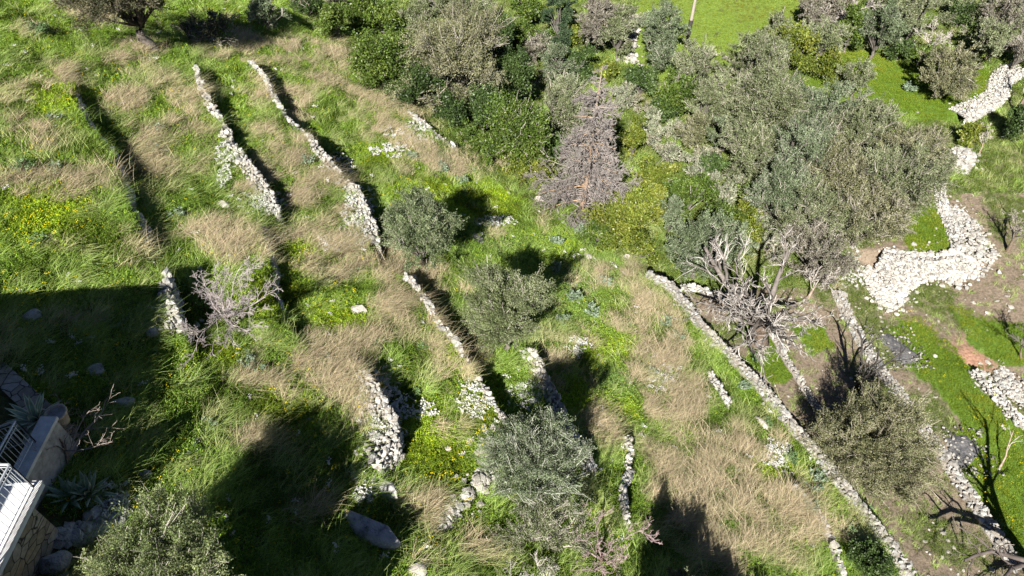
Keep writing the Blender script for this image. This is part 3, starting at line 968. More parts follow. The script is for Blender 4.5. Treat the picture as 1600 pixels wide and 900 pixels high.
# blossom: yellow in the grass, white on the curved wall and in drifts
Y = [proto_mesh('yellow_bloom', *herb('y', 4, .06, .26, .03, [(.2, .3, .04)], 8, (.80, .66, .02), 4, .03), M_GRASS)]
W = [proto_mesh('white_bloom', *herb('w', 6, .10, .16, .03, [(.2, .3, .06)], 9, (.80, .79, .76), 12, .045), M_GRASS)]
x, y, z, mk, r = sow(130000, 13, .6)
prob = np.where(mk['left'] & (mk['px'] < 760), np.clip((fbm(x, y, 1.6, 61, 2) - .52) * 1.0, 0, .14), 0) * (1 - .6 * mk['tan']) * (.35 + mk['lime'])
prob = prob + np.where(in_poly(mk['px'], mk['py'], MEADOWS[3]), .06, 0)
ok = (r.random(len(x)) < prob) & free(x, y, z, mk)
tag(scatter('yellow_flowers', Y, np.column_stack([x, y, z])[ok], r.uniform(0, 6.28, ok.sum()), r.uniform(.7, 1.3, ok.sum()), np.ones((ok.sum(), 3))),
    'tiny yellow flowers sprinkled through the green weeds', 'flowers', kind='stuff')
drift = [(600, 640, 32, 60), (575, 760, 20, 30), (660, 645, 22, 14), (615, 238, 32, 10), (560, 345, 25, 45), (820, 620, 25, 18), (410, 320, 30, 18),
         (1210, 715, 24, 22), (1340, 700, 0.1, 0.1), (775, 350, 25, 10), (525, 385, 25, 10), (530, 262, 24, 16), (660, 210, 50, 14), (740, 625, 20, 30),
         (352, 255, 12, 36), (185, 790, 18, 30), (1035, 590, 25, 20), (900, 545, 20, 15), (1480, 260, 4, 4)]
wm = ell(mk['px'], mk['py'], drift)
prob = np.where(mk['left'], np.clip(wm * 1.3, 0, 1) + .006, 0)
ok = (r.random(len(x)) < prob) & outside_house(x, y)
tag(scatter('white_flowers', W, np.column_stack([x, y, z])[ok], r.uniform(0, 6.28, ok.sum()), r.uniform(.7, 1.3, ok.sum()), np.ones((ok.sum(), 3))),
    'drifts of small white flowers beside the terrace walls', 'flowers', kind='stuff')

# vine stumps and dark weeds dotted over the top field
x, y, z, mk, r = sow(14000, 15, .9)
ok = mk['field'] & (r.random(len(x)) < .22) & (np.abs(((x * .8 + y * .6) / 1.6) % 1 - .5) < .22)
D_ = [proto_mesh('field_weed', *herb('f', 40, .22, .3, .09, [(.09, .13, .04), (.16, .17, .08), (.2, .17, .11)], 19), M_GRASS)]
tag(scatter('field_weeds', D_, np.column_stack([x, y, z])[ok], r.uniform(0, 6.28, ok.sum()), r.uniform(.5, 1.3, ok.sum()), np.ones((ok.sum(), 3))),
    'small dark weeds dotted in rows over the top field', 'weeds', kind='stuff')

# loose stones on the brown soil
x, y, z, mk, r = sow(16000, 14, .75)
prob = np.where(mk['soil'], np.clip((fbm(x, y, 2.5, 71, 2) - .35) * 2.6, .04, 1), 0) + np.where(mk['mead'], .03, 0) + np.where(mk['wood'], .03, 0) + np.where(mk['left'], .012, 0)
near = in_poly(mk['px'], mk['py'], [(1330, 400), (1600, 400), (1600, 520), (1330, 520)]) | in_poly(mk['px'], mk['py'], [(1480, 530), (1600, 540), (1600, 660), (1540, 640)])
prob = prob + near * .2
ok = r.random(len(x)) < prob * .6
s = r.lognormal(math.log(.05), .45, ok.sum())
V, Fq = stones(np.column_stack([x, y, z + .01])[ok], np.column_stack([s * 1.3, s, s * .6]), r)
tone = r.uniform(.6, 1.1, ok.sum())
tag(mesh_obj('loose_stones', V, Fq, M_STONE, col=np.repeat(np.stack([tone, tone * .97, tone * .92], -1), 12, 0)),
    'pale pebbles and stones scattered on the bare brown soil', 'stones', kind='stuff')

# ------------------------------------------------------------------ trees
def grow(base, d0, length, r0, levels, seed, K=6, wig=.12, path0=None):
    """branching skeleton; levels = [(children, length ratio, angle, t0, t1, lift, wiggle), ...]"""
    r = np.random.default_rng(seed)
    tt = np.linspace(0, 1, K)
    def paths(S, D, Ln, R, w, lift):
        n = len(S)
        P = np.zeros((n, K, 3)); P[:, 0] = S; d = D.copy()
        for k in range(1, K):
            d = norm(d + r.normal(0, w, (n, 3)) + np.array([0, 0, lift]))
            P[:, k] = P[:, k - 1] + d * (Ln / (K - 1))[:, None]
        return P, R[:, None] * (1 - .62 * tt)[None]
    S = np.array([base], float); D = norm(np.array([d0], float)); Ln = np.array([float(length)]); R = np.array([float(r0)])
    out = [paths(S, D, Ln, R, wig, 0)]
    for (m, lr, ang, t0, t1, lift, w) in levels:
        P, RR = out[-1]
        n = len(P)
        par = np.repeat(np.arange(n), m)
        t = r.uniform(t0, t1, n * m) * (K - 1)
        k = np.minimum(t.astype(int), K - 2); f = (t - k)[:, None]
        S = P[par, k] * (1 - f) + P[par, k + 1] * f
        D0 = norm(P[par, k + 1] - P[par, k])
        side = norm(np.cross(D0, r.normal(size=(n * m, 3))))
        a = r.normal(ang, .22, n * m)[:, None]
        D = norm(D0 * np.cos(a) + side * np.sin(a))
        plen = np.linalg.norm(P[:, -1] - P[:, 0], axis=1)[par]
        Ln = plen * lr * r.uniform(.55, 1.15, n * m) * (1.15 - .45 * t / (K - 1))
        Rr = (RR[par, k] * r.uniform(.42, .66, n * m))
        out.append(paths(S, D, Ln, Rr, w, lift))
    return out


def skel_mesh(levels, sides=(8, 6, 4, 3, 3, 3), rmin=.006, start=0):
    parts = []
    for i, (P, R) in enumerate(levels):
        parts.append(tubes(P, np.maximum(R, rmin), sides[min(i + start, 5)]))
    return join(parts)


OL = [(.18, .21, .10), (.225, .255, .135), (.135, .16, .07), (.265, .29, .17)]
OLG = [(.15, .19, .10), (.19, .235, .135), (.105, .14, .07), (.24, .285, .18)]
OLB = [(.20, .205, .105), (.245, .25, .135), (.145, .155, .07), (.285, .275, .17)]
LEN = [(.085, .14, .022), (.115, .175, .03), (.06, .10, .018), (.15, .205, .04)]
LENY = [(.155, .20, .028), (.20, .24, .035), (.105, .145, .02), (.23, .245, .045)]
DRK = [(.055, .095, .025), (.08, .13, .035), (.04, .07, .02), (.10, .15, .045)]
CYP = [(.06, .105, .05), (.09, .14, .065), (.05, .08, .04)]
GRY = [(.24, .215, .175), (.29, .265, .22), (.18, .165, .12), (.20, .215, .13)]
SAGE = [(.26, .29, .18), (.33, .355, .25), (.19, .22, .12), (.31, .29, .2)]
BLU = [(.21, .29, .19), (.28, .36, .25), (.13, .2, .1), (.34, .41, .31)]


def place(cx, cy, rx, ry, hfac=1.15):
    """crown centre pixel + pixel radii -> ground point, crown centre, radii in metres"""
    d = ground(cx, cy)[1]
    for _ in range(3):
        dep = d * 1.0
        Rh = rx * dep / F; Rz = ry * dep / F
        hc = Rz * hfac
        P, d = hit(height, cx, cy, hc)
    g = np.array([P[0], P[1], P[2]])
    c = g + np.array([0, 0, hc])
    return g, c, Rh, Rz, d


GO = 'olive trees on the terraced slope'


def leafy(cx, cy, rx, ry, pal, label, name='olive_tree', cat='olive tree', group=None, seed=0, hfac=1.15, dens=1.0,
          style='olive', bare=.25, mat=None, trunk=.045, leaf=1.0, lean=(0, 0), shape=1.0, at=None, twigc=(.42, .38, .34)):
    r = np.random.default_rng(seed * 13 + 5)
    if at is None:
        k_ = 1.16 if group != GO else 1.10
        rx *= k_; ry *= k_; dens *= (1.15 if group == GO else 1.4) if style != 'bush' else 1.5
    g, c, Rh, Rz, d = place(cx, cy, rx, ry, hfac) if at is None else at
    g = g.copy(); g[2] = gz(g[0], g[1])
    o = thing(name, label, cat, g, group)
    n = int(np.clip((2.3 if style != 'bush' else 1.5) * math.pi * rx * ry * dens, 1200, 90000)) if at is None else 24000
    L = .0027 * d * leaf; W = .0012 * d * leaf
    if style == 'bush': L *= 1.2; W = L * .62
    K = int(np.clip(rx * ry / 55, 16, 90)) if at is None else 40
    # lobes: a few big ones give an uneven outline, the clumps sit on them
    nl = 7
    ld = norm(r.normal(size=(nl, 3)) * np.array([1, 1, .6]) + np.array([0, 0, .25]))
    lo = ld * r.uniform(.25, .62, (nl, 1)); lr = r.uniform(.38, .62, nl)
    if style == 'cone':
        h = r.random(K) ** 1.3
        a = r.uniform(0, 6.28, K); q = (1 - h) * .95 + .08
        u = np.column_stack([np.cos(a) * q, np.sin(a) * q, h * 2.2 - 1.0]) * np.array([1, 1, 1])
    else:
        k = r.integers(0, nl, K)
        u = lo[k] + norm(r.normal(size=(K, 3)) + np.array([0, 0, .35])) * (lr[k] * r.uniform(.55, 1.0, K))[:, None]
        u[:, 2] = np.maximum(u[:, 2], -.75)
    cs = c + u * np.array([Rh, Rh, Rz])
    out = norm(u + np.array([0, 0, .35]))
    cr = (.17 if style != 'bush' else .2) * (Rh + Rz) / 2 * r.uniform(.7, 1.35, K) * (1.25 if K < 25 else 1)
    tone = r.uniform(.8, 1.15, K)
    pc = r.integers(0, len(pal), K)
    # twigs of every clump
    nt_ = 9
    td = norm(out[:, None] * (1.0 if style != 'cone' else .4) + r.normal(0, .62, (K, nt_, 3)) + np.array([0, 0, .15]))
    tl = cr[:, None] * r.uniform(1.0, 2.1, (K, nt_))
    ts = cs[:, None] - out[:, None] * cr[:, None, None] * .6 + r.normal(0, .35, (K, nt_, 3)) * cr[:, None, None]
    # leaves
    wgt = cr ** 2; wgt = wgt / wgt.sum()
    ck = r.choice(K, n, p=wgt); tk = r.integers(0, nt_, n)
    t = r.random(n) ** (.75)
    P = ts[ck, tk] + td[ck, tk] * (tl[ck, tk] * t)[:, None] + r.normal(0, 1, (n, 3)) * (cr[ck] * (.16 if style != 'bush' else .28))[:, None]
    D = norm(td[ck, tk] * .9 + r.normal(0, .75, (n, 3)))
    gmin = height(P[:, 0], P[:, 1]) + .02
    P[:, 2] = np.maximum(P[:, 2], gmin)
    V, Fq = leaf_quads(P, D, L * r.uniform(.6, 1.3, n), W * r.uniform(.7, 1.3, n), r)
    pal = np.array(pal)
    pick = np.where(r.random(n) < .6, pc[ck], r.integers(0, len(pal), n))
    cc = pal[pick] * (tone[ck] * r.uniform(.75, 1.25, n))[:, None]
    # branches
    kb = min(K, 26)
    sel = r.choice(K, kb, replace=False)
    top = g + (c - g) * (.42 if hfac > 1.02 else .3) + np.array([lean[0], lean[1], 0])
    m = .5 * (top + cs[sel]) + r.normal(0, .08, (kb, 3)) * Rh
    tt = np.linspace(0, 1, 6)[None, :, None]
    PB = top * (1 - tt) ** 2 + 2 * m[:, None] * tt * (1 - tt) + cs[sel][:, None] * tt ** 2
    rt = max(trunk * Rh * 1.6, .03)
    RB = rt * .36 * (1 - .8 * np.linspace(0, 1, 6))[None] * np.ones((kb, 1))
    base = g - np.array([0, 0, .15])
    TP = (base * (1 - tt) + top * tt)[0] + np.concatenate([np.zeros((1, 3)), r.normal(0, .04, (4, 3)) * Rh * np.array([1, 1, 0]), np.zeros((1, 3))])
    TV, TF = tubes(TP[None], (rt * np.array([1.5, 1.1, .95, .9, .85, .7]))[None], 9)
    bt = np.array([.9, .9, .9])
    mesh_obj('trunk', TV, TF, M_BARK, o, col=np.tile(bt, (len(TV), 1)), smooth=True, loc=g)
    BV, BF = tubes(PB, RB, 5)
    cb = np.tile(np.array(twigc) * .42, (len(BV), 1))
    if bare > 0:
        nb = int(K * nt_ * min(1, bare * 2))
        a = r.integers(0, K, nb); b = r.integers(0, nt_, nb)
        k3 = np.linspace(0, 1, 3)[None, :, None]
        TPs = ts[a, b][:, None] + td[a, b][:, None] * (tl[a, b][:, None, None] * k3 * 1.12) + r.normal(0, .03, (nb, 3, 3)) * Rh
        TR = (.00042 * d * r.uniform(.6, 1.4, nb))[:, None] * np.array([[1, .8, .5]])
        v, f = tubes(TPs, TR, 3)
        cb = np.concatenate([cb, np.tile(np.array(twigc), (len(v), 1)) * r.uniform(.7, 1.25, (nb, 1)).repeat(9, 0)])
        BF = np.concatenate([BF, f + len(BV)]); BV = np.concatenate([BV, v])
    mesh_obj('branches', BV, BF, M_TWIG, o, col=cb, loc=g)
    mesh_obj('crown', V, Fq, mat or M_LEAF, o, col=np.repeat(cc, 4, 0), loc=g)
    return o


def bare_tree(px, py, h, label, seed=0, name='bare_tree', cat='bare tree', r0=.12, c=(.36, .32, .31), spread=.75, levels=None,
              rmin=None, lean=(0, 0), dark=None, trunk=.35, group=None, at=None, tw=None):
    """base pixel, total size in metres"""
    if at is None:
        g, d = ground(px, py)
    else:
        g = np.array([at[0], at[1], gz(*at)]); d = np.linalg.norm(g)
    g[2] = gz(g[0], g[1])
    o = thing(name, label, cat, g, group)
    rm = rmin or .0002 * d
    lv = levels or [(7, 1.5, spread, .55, 1.0, .05, .16), (5, .6, .6, .25, 1, .04, .2), (5, .55, .55, .2, 1, .02, .22), (4, .5, .55, .2, 1, 0, .25)]
    sk = grow(g - np.array([0, 0, .1]), (lean[0], lean[1], 1), h * trunk, r0, lv, seed)
    rr = np.random.default_rng(seed)
    V, Fq = tubes(sk[0][0], sk[0][1] * np.array([[1.5, 1.1, 1, 1, 1, 1]]), 9)
    cd = np.array(dark or c)
    mesh_obj('trunk', V, Fq, M_BARK, o, col=np.tile(cd / .22, (len(V), 1)), smooth=True, loc=g)
    V, Fq = skel_mesh(sk[1:3], rmin=rm * 1.3, start=1)
    mesh_obj('branches', V, Fq, M_TWIG, o, col=np.tile(cd, (len(V), 1)) * .95, smooth=True, loc=g)
    if len(sk) > 3:
        V, Fq = skel_mesh(sk[3:], rmin=rm, start=3)
        mesh_obj('twigs', V, Fq, M_TWIG, o, col=np.tile(np.array(tw or c), (len(V), 1)), loc=g)
    return o


# --- on the terraces
leafy(655, 372, 68, 80, [(.13, .175, .08), (.18, .225, .11), (.09, .12, .05), (.25, .285, .165)], 'rounded dense olive tree standing on the broken white wall, shadow falling right', seed=1, group=GO, hfac=.75, dens=1.5, bare=.12)
leafy(793, 505, 68, 86, [(.165, .20, .085), (.215, .25, .12), (.11, .14, .055), (.27, .295, .17)], 'greenish grey olive tree in the middle, above the broad white wall', seed=2, group=GO, hfac=.75, dens=1.5, bare=.25)
leafy(834, 726, 84, 98, [(.15, .19, .10), (.20, .245, .14), (.10, .13, .065), (.28, .32, .21)], 'largest grey green olive tree at bottom centre beside the pink twiggy tree', seed=3, group=GO, hfac=.8, dens=.95, bare=.5, twigc=(.40, .41, .35))
leafy(835, 830, 70, 50, OL, 'low dark olive regrowth under the largest bottom olive', seed=4, group=GO, hfac=.8, dens=.7, bare=.5)
leafy(262, 905, 135, 84, [(.15, .20, .07), (.21, .26, .10), (.10, .13, .05), (.29, .33, .16)], 'leafy olive bush at bottom left beside the stone terrace', seed=5, group=GO, hfac=1.6, dens=.8, bare=.35, leaf=1.25)
leafy(1062, 905, 26, 20, OL, 'young olive tip peeping over the bottom edge inside the right shadow', seed=6, group=GO, hfac=3.5, dens=.8, bare=.4, leaf=1.1)
leafy(413, 22, 30, 28, OLG, 'small grey green olive bush at the top with its shadow to the right', seed=7, group=GO, hfac=.95)
leafy(320, 52, 52, 22, [(.09, .10, .05), (.13, .13, .07), (.06, .07, .035)], 'low dark scrubby bush in the dry grass at top left', 'dark_shrub', 'shrub', seed=8, hfac=.6, dens=.5, bare=.6)
leafy(1355, 698, 90, 72, OLB, 'wide brownish green olive tree between the two orchard walls', seed=9, hfac=.7, dens=1.1, bare=.5, twigc=(.34, .30, .24))
# --- row of evergreens along the valley
EV = 'evergreen bushes and trees in the valley'
LB = dict(name='evergreen_bush', cat='bush', group=EV, style='bush', mat=M_GLOSSY, bare=.05)
leafy(525, 42, 26, 24, LEN, 'small round green bush at the top beside the leaning brown trunk', seed=20, hfac=.8, **LB)
leafy(590, 32, 52, 27, LEN, 'flat topped bright green bush at the top edge', seed=21, hfac=.8, **LB)
leafy(590, 96, 46, 44, LEN, 'rounded bright green bush standing just above the dry grass slope', seed=22, hfac=.85, **LB)
leafy(645, 142, 42, 30, DRK, 'dark green bush between the rounded bright bush and big grey olive', seed=23, hfac=.8, **LB)
leafy(700, 172, 30, 26, DRK, 'low dark bush at foot of the big grey olive', seed=24, hfac=.8, **LB)
leafy(752, 178, 38, 40, DRK, 'deep green bush to the right below the big grey olive', seed=25, hfac=.85, **LB)
leafy(808, 210, 48, 52, LEN, 'tall bright green bush with pale stems left of the dead conifer', seed=26, hfac=.95, **{**LB, 'bare': .25})
leafy(806, 118, 22, 42, DRK, 'dark clipped looking evergreen left of the dead conifer top', 'evergreen_tree', 'evergreen tree', group=EV, style='bush', mat=M_GLOSSY, seed=27, hfac=1.2, bare=0)
leafy(828, 268, 52, 20, LENY, 'low olive coloured bush at the foot of the tall bright green bush', seed=28, hfac=.7, **LB)
leafy(818, 20, 26, 26, LEN, 'green bush at the top edge left of the dark cypress', seed=29, hfac=.9, **LB)
leafy(822, 60, 36, 18, LEN, 'flat green bush below the dark cypress', seed=30, hfac=.7, **LB)
leafy(872, 28, 28, 38, CYP, 'dark blue green cypress at the top edge', 'cypress_tree', 'cypress', EV, style='cone', seed=31, hfac=1.0, dens=2.0, bare=0)
leafy(900, 62, 22, 14, LENY, 'small green bush right of the cypress foot', seed=32, hfac=.8, **LB)
leafy(952, 112, 15, 17, LENY, 'tiny bright green bush by the dead conifer tip', seed=33, hfac=.8, **LB)
leafy(990, 222, 18, 34, LENY, 'upright yellow green bush right of the dead conifer', seed=34, hfac=.95, **LB)
leafy(975, 350, 56, 46, LENY, 'big rounded yellow green bush right of the dead conifer foot', seed=35, hfac=.85, **LB)
leafy(1022, 278, 34, 34, LENY, 'yellow green bush just above the big rounded one', seed=36, hfac=.9, **LB)
leafy(1078, 312, 34, 36, LEN, 'bright green bush above the dense round dark olive', seed=37, hfac=.9, **LB)
leafy(1160, 368, 26, 34, LENY, 'yellow green bush right of the dense round dark olive', seed=38, hfac=.9, **LB)
leafy(1060, 150, 34, 30, LEN, 'bright green bush below the white trunked olive', seed=39, hfac=.9, **LB)
leafy(1042, 176, 22, 18, DRK, 'dark green bush below the white trunked olive, lower one', seed=40, hfac=.8, **LB)
leafy(1298, 112, 36, 24, LENY, 'lime green bush at the left end of the right meadow', seed=41, hfac=.8, **LB)
leafy(1235, 82, 38, 34, LENY, 'yellowish green bush between the top field and right meadow', seed=42, hfac=.9, **LB)
leafy(1331, 48, 20, 32, LEN, 'upright vivid green bush at the top right', seed=43, hfac=1, **LB)
leafy(1408, 78, 16, 18, DRK, 'small dark green bush on the upper rim of the right meadow', seed=44, hfac=.9, **LB)
leafy(1440, 88, 18, 16, LEN, 'small green bush left of the big shadowed meadow olive', seed=45, hfac=.9, **LB)
leafy(1518, 214, 17, 20, LENY, 'yellow green bush on the white wall at right', seed=46, hfac=.9, **LB)
leafy(1580, 192, 22, 28, DRK, 'dark bush against the right edge below the curving wall', seed=47, hfac=.9, **LB)
leafy(1500, 28, 30, 16, DRK, 'dark green bush near the top right edge of the wood', seed=48, hfac=.9, **LB)
leafy(1362, 880, 34, 26, DRK, 'dark green weedy bush at the bottom beside the longest wall', seed=49, hfac=.5, **LB)
for i, (cx, cy, rx, ry, pal, lab) in enumerate([
        (775, 140, 36, 34, DRK, 'deep green bush touching the right side of the big grey olive'), (738, 216, 28, 16, LEN, 'low green bush at the slope edge below the deep green one'),
        (772, 238, 30, 18, LEN, 'low green bush at the slope edge next to the tall pale stemmed bush'), (858, 240, 24, 30, DRK, 'dark green bush squeezed against the left side of the dead conifer'),
        (1000, 395, 28, 16, LENY, 'small yellow green bush just above the top end of the longest wall'), (1125, 345, 30, 34, LEN, 'green bush behind the dense round dark olive on its upper right'),
        (1192, 300, 26, 30, LEN, 'fresh green bush in the dark gap at the left foot of the big grove'), (1000, 130, 28, 22, DRK, 'dark green bush left of the white trunked olive foot'),
        (950, 210, 18, 22, LEN, 'green bush partly hidden behind the right side of the dead conifer'), (1010, 320, 30, 26, LENY, 'yellow green bush between the big rounded one and grey sapling'),
        (930, 372, 26, 20, LEN, 'low green bush directly under the dead conifer'), (1110, 262, 22, 20, DRK, 'dark green bush in the middle of the sage scrub'),
        (1062, 345, 16, 20, LEN, 'small green bush touching the top of the dense round dark olive'), (905, 100, 22, 24, DRK, 'dark green bush left of the dead conifer tip'),
        (690, 140, 26, 22, DRK, 'dark green bush hidden under the left side of the big grey olive'), (770, 60, 26, 34, DRK, 'dark green bush right of the crown of the big grey olive'),
        (1175, 330, 20, 26, LENY, 'yellow green bush on the lower left rim of the big grove'), (1142, 400, 20, 18, LENY, 'yellow green bush low on the right of the dense round dark olive')]):
    leafy(cx, cy, rx, ry, pal, lab, seed=400 + i, hfac=.85, **LB)
# --- the grey and olive wood
GW = 'olive trees of the wood'
O = dict(group=GW)
W_ = [
    (655, 45, 34, 40, OL, 'grey olive tree at the top left of the big grey olive', .5, 1.0),
    (712, 88, 88, 68, OLB, 'big spreading grey olive tree full of bare twigs in the upper middle', .9, .75),
    (480, 12, 30, 16, DRK, 'dark tree cut by the top edge left of the leaning trunk', .2, 1),
    (538, 8, 30, 16, GRY, 'brownish bare crowned tree at the very top', .9, .7),
    (700, 8, 60, 22, OL, 'grey green olive tree cut by the top edge', .5, .9),
    (870, 165, 48, 50, OL, 'grey green olive tree immediately left of the dead conifer', .6, .9),
    (868, 98, 44, 24, OLG, 'low grey green olive between cypress and dead conifer', .4, .9),
    (835, 80, 22, 20, GRY, 'tan twiggy shrub left of the dead conifer tip', .9, .7),
    (815, 105, 20, 16, GRY, 'small greyish pink twiggy shrub near the clipped evergreen', .9, .7),
    (935, 35, 34, 44, GRY, 'tall tan grey bare shrub below the cypress at top', .9, .8),
    (968, 45, 24, 44, OL, 'grey olive shrub left of the white heap at the top field', .6, .8),
    (1030, 50, 36, 40, OLG, 'rounded blue grey olive tree at the left corner of the top field', .25, 1.1),
    (1028, 92, 27, 27, OLG, 'small silvery olive with a forked white trunk at the top field', .3, .8),
    (1080, 118, 40, 38, OL, 'grey hazy olive right of the white trunked olive', .7, .8),
    (1100, 165, 34, 34, OL, 'grey olive below the top field, left of the big wood', .6, .9),
    (1085, 205, 30, 26, OLB, 'brownish olive beside the sage scrub strip', .7, .8),
    (1048, 342, 14, 36, OLG, 'narrow blue grey sapling between two yellow green bushes', .3, .9),
    (1092, 392, 56, 52, OLG, 'dense round dark blue green olive above the pale short wall', .12, 1.3),
    (1185, 105, 48, 44, OL, 'olive tree at the lower corner of the top field', .6, .9),
    (1225, 55, 36, 30, OL, 'grey olive at the right side of the top field', .6, .8),
    (1262, 20, 30, 26, GRY, 'grey twiggy tree at the top between field and wood', .9, .8),
    (1300, 15, 40, 26, GRY, 'pale bare twiggy tree at the top edge right of the field', .9, .8),
    (1285, 65, 28, 34, OL, 'grey olive by the dark gap above the lime green bush', .5, .9),
    (1342, 124, 26, 28, OL, 'rounded grey olive on the left part of the right meadow', .4, 1.1),
    (1378, 48, 32, 40, OLG, 'dark olive tree above the right meadow', .3, 1.1),
    (1432, 30, 38, 34, OL, 'grey green olive at the top right behind bare white branches', .5, .9),
    (1482, 112, 42, 38, OLB, 'large olive standing in the right meadow with dark shadow at its left', .3, 1.2),
    (1540, 60, 42, 34, OL, 'grey olive right of the large meadow olive', .6, .8),
    (1572, 30, 40, 34, GRY, 'grey twiggy tree in the top right corner', .9, .8),
    (1592, 85, 26, 24, GRY, 'pale leafless thicket tree at the right edge above the wall', .9, .8),
    (1500, 8, 44, 18, OL, 'olive tree cut by the top edge at right', .5, .9),
    (1385, 8, 36, 16, OL, 'olive tree cut by the top edge above the dark one', .5, .9),
    (1200, 165, 52, 46, OL, 'olive tree of the big grove, upper left one', .5, .95),
    (1272, 165, 50, 44, OLG, 'olive tree of the big grove, upper middle one', .5, .95),
    (1345, 200, 50, 38, OL, 'olive tree of the big grove, touching the right meadow', .5, .95),
    (1422, 232, 50, 36, OLB, 'brownish olive at the right end of the big grove', .7, .9),
    (1168, 235, 44, 42, OL, 'olive tree of the big grove, left edge above dark gap', .5, .95),
    (1238, 240, 54, 48, OLG, 'olive tree in the heart of the big grove', .45, 1),
    (1315, 262, 54, 48, OLB, 'brown tinged olive in the middle right of the big grove', .7, .9),
    (1395, 285, 56, 48, OL, 'broad olive at the lower right of the big grove', .6, .9),
    (1215, 310, 46, 42, OLG, 'dark green olive at the lower left of the big grove', .4, 1),
    (1280, 335, 54, 44, OL, 'olive tree at the lower middle of the big grove', .55, .95),
    (1350, 345, 54, 38, OLB, 'brown twiggy olive at the bottom of the big grove', .9, .8),
    (1455, 250, 28, 28, OL, 'small olive left of the little white heap', .6, .8),
    (1275, 395, 50, 34, GRY, 'low brown twiggy thicket under the big grove beside the dead tree', .95, .7),
    (1300, 430, 36, 28, GRY, 'grey brown brushwood right of the dead twiggy tree', .95, .6),
    (1128, 160, 34, 34, OL, 'hazy olive between the top field and the big grove', .6, .85),
    (1130, 215, 30, 30, OLG, 'dark olive with a black hollow beneath, left of the big grove', .4, .9),
]
for i, (cx, cy, rx, ry, pal, lab, bare, dens) in enumerate(W_):
    nm, ct = ('bare_shrub', 'shrub') if pal is GRY else ('olive_tree', 'olive tree')
    k_ = 1.14 if 'grove' in lab else 1.03
    leafy(cx, cy, rx * k_, ry * k_, pal, lab, nm, ct, GW, seed=60 + i, hfac=1.0, dens=dens, bare=bare, twigc=(.33, .30, .26))
# sage coloured scrub between the dead conifer and the grove
for i, (cx, cy, rx, ry, lab) in enumerate([
        (985, 150, 30, 22, 'pale sage bush directly right of the dead conifer tip'), (1018, 215, 22, 20, 'pale sage bush right of the upright yellow green bush'),
        (1045, 240, 24, 20, 'pale sage bush in the middle of the scrub strip'), (1085, 262, 24, 20, 'pale sage bush above the dense round olive'),
        (1110, 285, 24, 20, 'silvery bush left of the dark gap under the grove'), (1135, 315, 24, 18, 'silvery bush at the lower end of the scrub strip'),
        (1020, 180, 24, 18, 'greyish sage bush below the tiny bright bush'), (1190, 345, 24, 22, 'grey scrub bush right of the yellow green one'),
        (1205, 385, 26, 22, 'grey scrub bush above the crown of the dead tree'), (862, 298, 18, 18, 'white green leafy bush at the foot of the dead conifer'),
        (1155, 290, 20, 16, 'pale bush beside the dark hollow of the grove'), (1060, 205, 22, 16, 'thin pale scrub bush below the dark green pair'),
        (1000, 30, 14, 14, 'small brown shrub on top of the white heap at the field'), (1100, 240, 22, 16, 'sage bush left of the hollow olive')]):
    leafy(cx, cy, rx, ry, SAGE, lab, 'sage_bush', 'bush', 'pale sage bushes of the scrub strip', seed=130 + i, hfac=.75, dens=.7, bare=.7, style='olive')

# --- bare and dead trees
bare_tree(362, 508, 6.6, 'bare spreading leafless tree on the left terraces with grey violet twigs', seed=3, r0=.065, c=(.36, .315, .31), trunk=.2,
          levels=[(11, 1.9, .95, .4, 1.0, .02, .18), (7, .6, .6, .2, 1, .02, .2), (7, .5, .6, .2, 1, 0, .22), (4, .5, .55, .2, 1, 0, .25)])
bare_tree(938, 880, 4.6, 'pinkish leafless twiggy tree beside the largest bottom olive', seed=4, r0=.07, c=(.34, .255, .25), trunk=.26,
          levels=[(8, 1.5, .6, .3, 1.0, .05, .18), (6, .6, .6, .25, 1, .04, .2), (6, .5, .6, .2, 1, .02, .22), (4, .5, .55, .2, 1, 0, .25)])
bare_tree(800, 905, 1.7, 'low grey bare shrub at the bottom edge under the olive', 5, 'bare_shrub', 'bare shrub', r0=.05, c=(.46, .43, .40), trunk=.15,
          levels=[(9, 4.0, .7, .1, 1.0, .05, .15), (6, .5, .5, .2, 1, .03, .2), (4, .5, .5, .2, 1, 0, .2)])
bare_tree(850, 915, 1.5, 'tiny grey bare shrub right beside the one at the bottom edge', 6, 'bare_shrub', 'bare shrub', r0=.05, c=(.46, .43, .40), trunk=.15,
          levels=[(8, 4.0, .7, .1, 1.0, .05, .15), (6, .5, .5, .2, 1, .03, .2), (4, .5, .5, .2, 1, 0, .2)])
bare_tree(1182, 532, 11.0, 'big dead tree with thick dark trunk and dense pale grey twigs by the longest wall', 7, 'dead_tree', 'dead tree', r0=.5, c=(.36, .335, .31),
          dark=(.17, .15, .135), tw=(.44, .41, .38), trunk=.2, levels=[(15, 2.3, .85, .5, 1.0, .04, .2), (7, .62, .6, .25, 1, .04, .22), (5, .5, .6, .2, 1, .02, .22), (3, .5, .55, .2, 1, 0, .25)])
bare_tree(1336, 612, 5.6, 'dead black branched tree standing between the ash patch and the brownish olive', 8, 'dead_tree', 'dead tree', r0=.21, c=(.10, .09, .08),
          dark=(.06, .055, .05), tw=(.22, .2, .18), trunk=.4, levels=[(5, 1.5, .6, .35, 1.0, .06, .2), (4, .5, .7, .25, 1, .04, .22), (3, .5, .6, .3, 1, .02, .22)])
bare_tree(1575, 392, 3.6, 'bare tree with pale branches at the right edge, shadow to its left', 9, r0=.13, c=(.40, .36, .32), dark=(.2, .18, .15), trunk=.4,
          levels=[(7, 1.5, .6, .4, 1.0, .05, .18), (5, .6, .6, .25, 1, .04, .2), (5, .5, .6, .2, 1, .02, .22), (3, .5, .55, .2, 1, 0, .25)])
